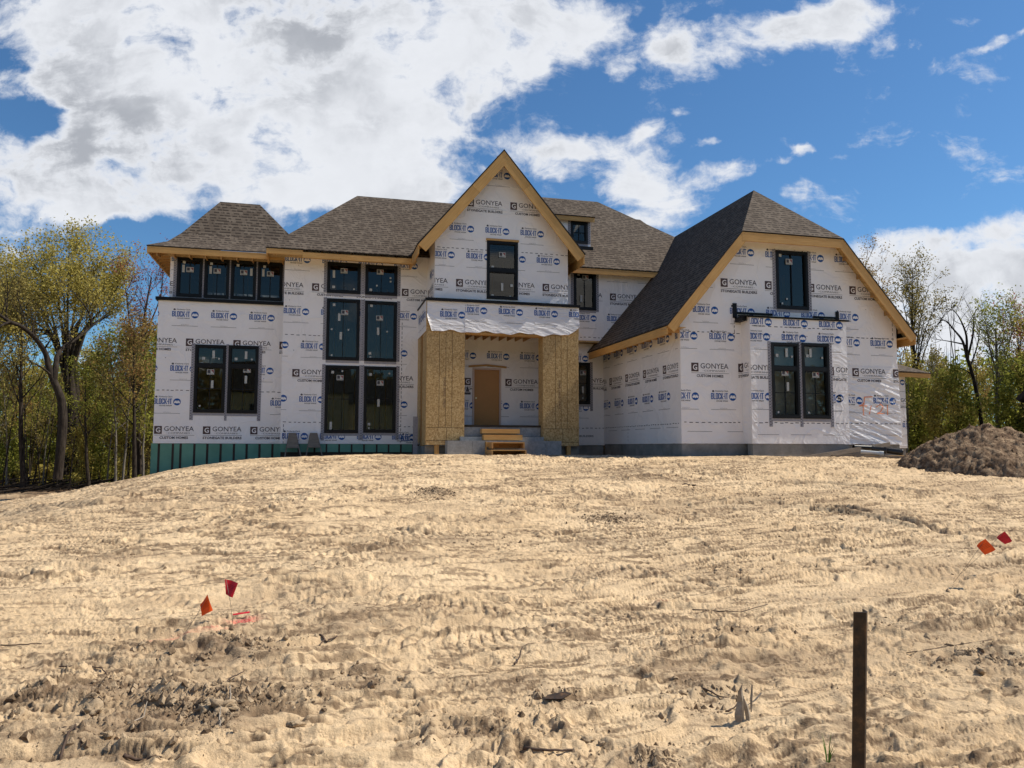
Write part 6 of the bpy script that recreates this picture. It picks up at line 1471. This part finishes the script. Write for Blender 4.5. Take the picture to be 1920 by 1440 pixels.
right = [(1700, 41, 3, .75, 'leaf_yellow'), (1750, 42, 3, .8, None), (1772, 44, 4, .55, 'leaf_olive'), (1815, 45, 0, .62, None), (1890, 42, 3, .8, 'leaf_green'), (1940, 43, 0, .7, None), (1690, 46, 0, .66, None), (1730, 47, 1, .75, 'leaf_yellow'), (1800, 50, 1, .85, 'leaf_yellow'), (1840, 52, 2, .7, None), (1920, 54, 1, .95, None), (1710, 54, 2, .7, None), (1745, 58, 1, .95, None), (1870, 60, 1, 1, None), (1660, 48, 2, .8, None), (1640, 50, 0, .7, None),
         (1720, 42, 5, 1.1, None), (1760, 40.5, 5, 1.0, 'leaf_yellow'), (1800, 41, 5, 1.15, None), (1900, 40, 5, 1.2, None), (1960, 45, 1, .9, None), (2000, 42, 0, .9, None), (1975, 50, 2, .9, None), (2040, 48, 0, 1, None), (1695, 44, 5, 1.2, 'leaf_olive')]
def relword(px, D, side, n_):
    marks = {'l': [(108, 'the forked tree'), (286, 'the red-budded tree'), (0, 'the left edge')], 'r': [(1722, 'the thin budding tree'), (1846, 'the bare tree'), (1920, 'the right edge')]}[side]
    m_ = min(marks, key=lambda q: abs(q[0]-px)); w_ = 'left of' if px < m_[0] else 'right of'; dist = 'just ' if abs(px-m_[0]) < 25 else ''
    dep = 'in the front row' if D < 46 else 'set back' if D < 53 else 'deep'
    return dep, f'{dist}{w_} {m_[1]}'
taken = {}
for side, LL in (('l', left), ('r', right)):
    for n_, (px, D, k, hs, lm) in enumerate(LL):
        hs *= (.74 if px < 215 else .84) if side == 'l' else (.62 if k < 2 else .74)
        if k == 5: hs *= .8
        dep, wr = relword(px, D, side, n_); nm_ = KIT[k][1]
        if lm: nm_ = TONE[lm]+' '+nm_.replace('yellow-green ', '').replace('fresh green ', '').replace('bronze-tinted ', '').replace(' with sparse olive leaves', '').replace('low bushy green', 'low bushy').replace(' with airy new leaves', '')
        L_ = f'{nm_} {dep}, {wr}'
        taken[L_] = taken.get(L_, 0)+1
        if taken[L_] > 1: L_ = f'{["", "", "second", "third", "fourth"][min(taken[L_], 4)]} {L_}'
        wood(side, px, D, k, hs, lm, L_)
# far wood and undergrowth that read as one mass
def mass(name, pxr, Dr, hfun, n, size, leafm, seed, stems=0):
    R_ = np.random.RandomState(seed); px = R_.uniform(pxr[0], pxr[1], n); D_ = R_.uniform(Dr[0], Dr[1], n); x_ = []; y_ = []
    th = YAW+np.arctan((px-960)/F); x_ = D_*np.sin(th); y_ = D_*np.cos(th); H_ = hfun(px, x_, y_); z_ = base_h(x_, y_)+H_*R_.uniform(0, 1, n)**.9
    cl_ = fbm(x_*.8+z_*.3, z_*.9+y_*.2, 3, seed) ; ok = cl_ > .42; x_, y_, z_ = x_[ok], y_[ok], z_[ok]; n = len(x_)
    c = np.stack([x_, y_, z_], 1); a = R_.normal(size=(n, 3)); a /= np.linalg.norm(a, axis=1)[:, None]; b = np.cross(a, R_.normal(size=(n, 3))); b /= np.linalg.norm(b, axis=1)[:, None]; s_ = size*R_.uniform(.5, 1.4, n)[:, None]
    V = np.stack([c-a*s_, c+b*s_*.6, c+a*s_, c-b*s_*.6], 1).reshape(-1, 3); o = big_mesh(name, V, np.arange(4*n).reshape(-1, 4), leafm, False); o['kind'] = 'stuff'; return o
mass('far_wood', (-160, 420), (70, 95), lambda px, x_, y_: 6.0+6.0*fbm(x_*.15, y_*.05, 3, 7), 42000, .17, 'leaf_green', 1)
mass('far_wood', (1560, 2120), (62, 85), lambda px, x_, y_: 6.0+4.5*fbm(x_*.15, y_*.05, 3, 8), 26000, .17, 'leaf_green', 2)
mass('undergrowth', (-160, 420), (49, 70), lambda px, x_, y_: .5+2.6*fbm(x_*.3, y_*.2, 3, 9)**2, 60000, .10, 'leaf_yellow', 3)
mass('undergrowth', (1560, 2120), (41, 60), lambda px, x_, y_: .8+2.8*fbm(x_*.3, y_*.2, 3, 10), 30000, .11, 'leaf_green', 4)
# unseen wood added behind the street to darken the lower windows' reflections
R_ = np.random.RandomState(77); n = 60000; x_ = R_.uniform(-75, 75, n); y_ = R_.uniform(-75, -48, n); z_ = (9+6*fbm(x_*.12, y_*.05, 3, 15))*R_.uniform(0, 1, n)**.9
c = np.stack([x_, y_, z_], 1); a = R_.normal(size=(n, 3)); a /= np.linalg.norm(a, axis=1)[:, None]; b = np.cross(a, R_.normal(size=(n, 3))); b /= np.linalg.norm(b, axis=1)[:, None]; s_ = .42*R_.uniform(.5, 1.4, n)[:, None]
V = np.stack([c-a*s_, c+b*s_*.6, c+a*s_, c-b*s_*.6], 1).reshape(-1, 3); big_mesh('far_wood', V, np.arange(4*n).reshape(-1, 4), 'leaf_olive', False)['kind'] = 'stuff'
mb = MB()      # thin stems through the wood, and brush on its floor
for (a0, a1, D0, D1_, n_) in ((-120, 400, 43, 75, 240), (1600, 2080, 42, 65, 170)):
    for i in range(n_):
        x_, y_ = spot(rt_.uniform(a0, a1), rt_.uniform(D0, D1_)); z_ = LOWZ(x_, y_); H_ = rt_.uniform(3, 9); l_ = rt_.gauss(0, .07); mb.tube([(x_, y_, z_-.1), (x_+l_*H_*.5, y_, z_+H_*.5), (x_+l_*H_*1.3, y_, z_+H_)], [rt_.uniform(.02, .05), .025, .008], 4, cap=False)
    for i in range(n_):
        x_, y_ = spot(rt_.uniform(a0, a1), rt_.uniform(D0-1.5, D0+7)); z_ = LOWZ(x_, y_)+rt_.uniform(.03, .25); an_ = rt_.uniform(-.5, .5); L_ = rt_.uniform(.6, 2.6); mb.tube([(x_, y_, z_), (x_+L_*math.cos(an_), y_+L_*math.sin(an_), z_+rt_.uniform(-.05, .5))], [.035, .01], 4, cap=False)
tag(mb.build('brush_stems', 'bark', None, (0, 45, 0)), kind='stuff')

# ------------------------------------------------------------------ neighbours
nb = thing('neighbour_house', 'dark roof corner of the neighbouring house at the right edge of the photo', 'house', (31, 24, .9))
P0 = Vector(at(1903, 747, Y=25)); d_ = Vector((P0.x, P0.y, 0)).normalized(); e_ = Vector((d_.y, -d_.x, 0)); d_ = (d_+e_*.12).normalized(); U_ = Vector((0, 0, 1))
Q = lambda a, b, z: P0+e_*a+d_*b+U_*z
mb = MB(); mb.slab([Q(0, 9, 0), Q(0, 0, 0), Q(4.4, 0, 4.4), Q(4.4, 9, 4.4)], .16); mb.slab([Q(4.4, 9, 4.4), Q(4.4, 0, 4.4), Q(8.8, 0, 0), Q(8.8, 9, 0)], .16); mb.build('roof', 'dark_roof', nb)
mb = MB()
for pl in ([Q(.7, .4, -3.6), Q(8.1, .4, -3.6), Q(8.1, .4, .4), Q(4.4, .4, 4.0), Q(.7, .4, .4)], [Q(.7, 8.6, -3.6), Q(.7, .4, -3.6), Q(.7, .4, .4), Q(.7, 8.6, .4)], [Q(8.1, .4, -3.6), Q(8.1, 8.6, -3.6), Q(8.1, 8.6, .4), Q(8.1, .4, .4)], [Q(8.1, 8.6, -3.6), Q(.7, 8.6, -3.6), Q(.7, 8.6, .4), Q(4.4, 8.6, 4.0), Q(8.1, 8.6, .4)]): mb.slab(pl, .1)
mb.build('wall', 'dark_roof', nb)
acr = thing('house_across_the_street', 'cream two-storey house across the street, seen only as a reflection in the windows', 'house', (3, -34, 0))
mb = MB(); mb.box(-9, 3, -40, -30, -.4, 7.4); mb.box(3.001, 11, -40, -32, -.4, 6.4); mb.build('wall', 'cream_siding', acr)
mb = MB(); mb.slab([(-9.5, -29.5, 7.3), (3.5, -29.5, 7.3), (3.5, -35, 11), (-9.5, -35, 11)][::-1], .15); mb.slab([(-9.5, -40.5, 7.3), (3.5, -40.5, 7.3), (3.5, -35, 11), (-9.5, -35, 11)], .15); mb.slab([(3, -31.5, 6.3), (11.5, -31.5, 6.3), (11.5, -36, 9.4), (3, -36, 9.4)][::-1], .15); mb.build('roof', 'dark_roof', acr)
for (x0, z0) in ((-7, 1), (-4, 1), (-1, 1), (-7, 4.6), (-4, 4.6), (-1, 4.6), (5, 1), (8, 1)):
    mb = MB(); mb.box(x0, x0+1.2, -29.99 if x0 < 3 else -31.99, -29.95 if x0 < 3 else -31.95, z0, z0+1.5); mb.build('window', 'black_frame', acr)

for o in bpy.data.objects:
    if '_base' in o: del o['_base']
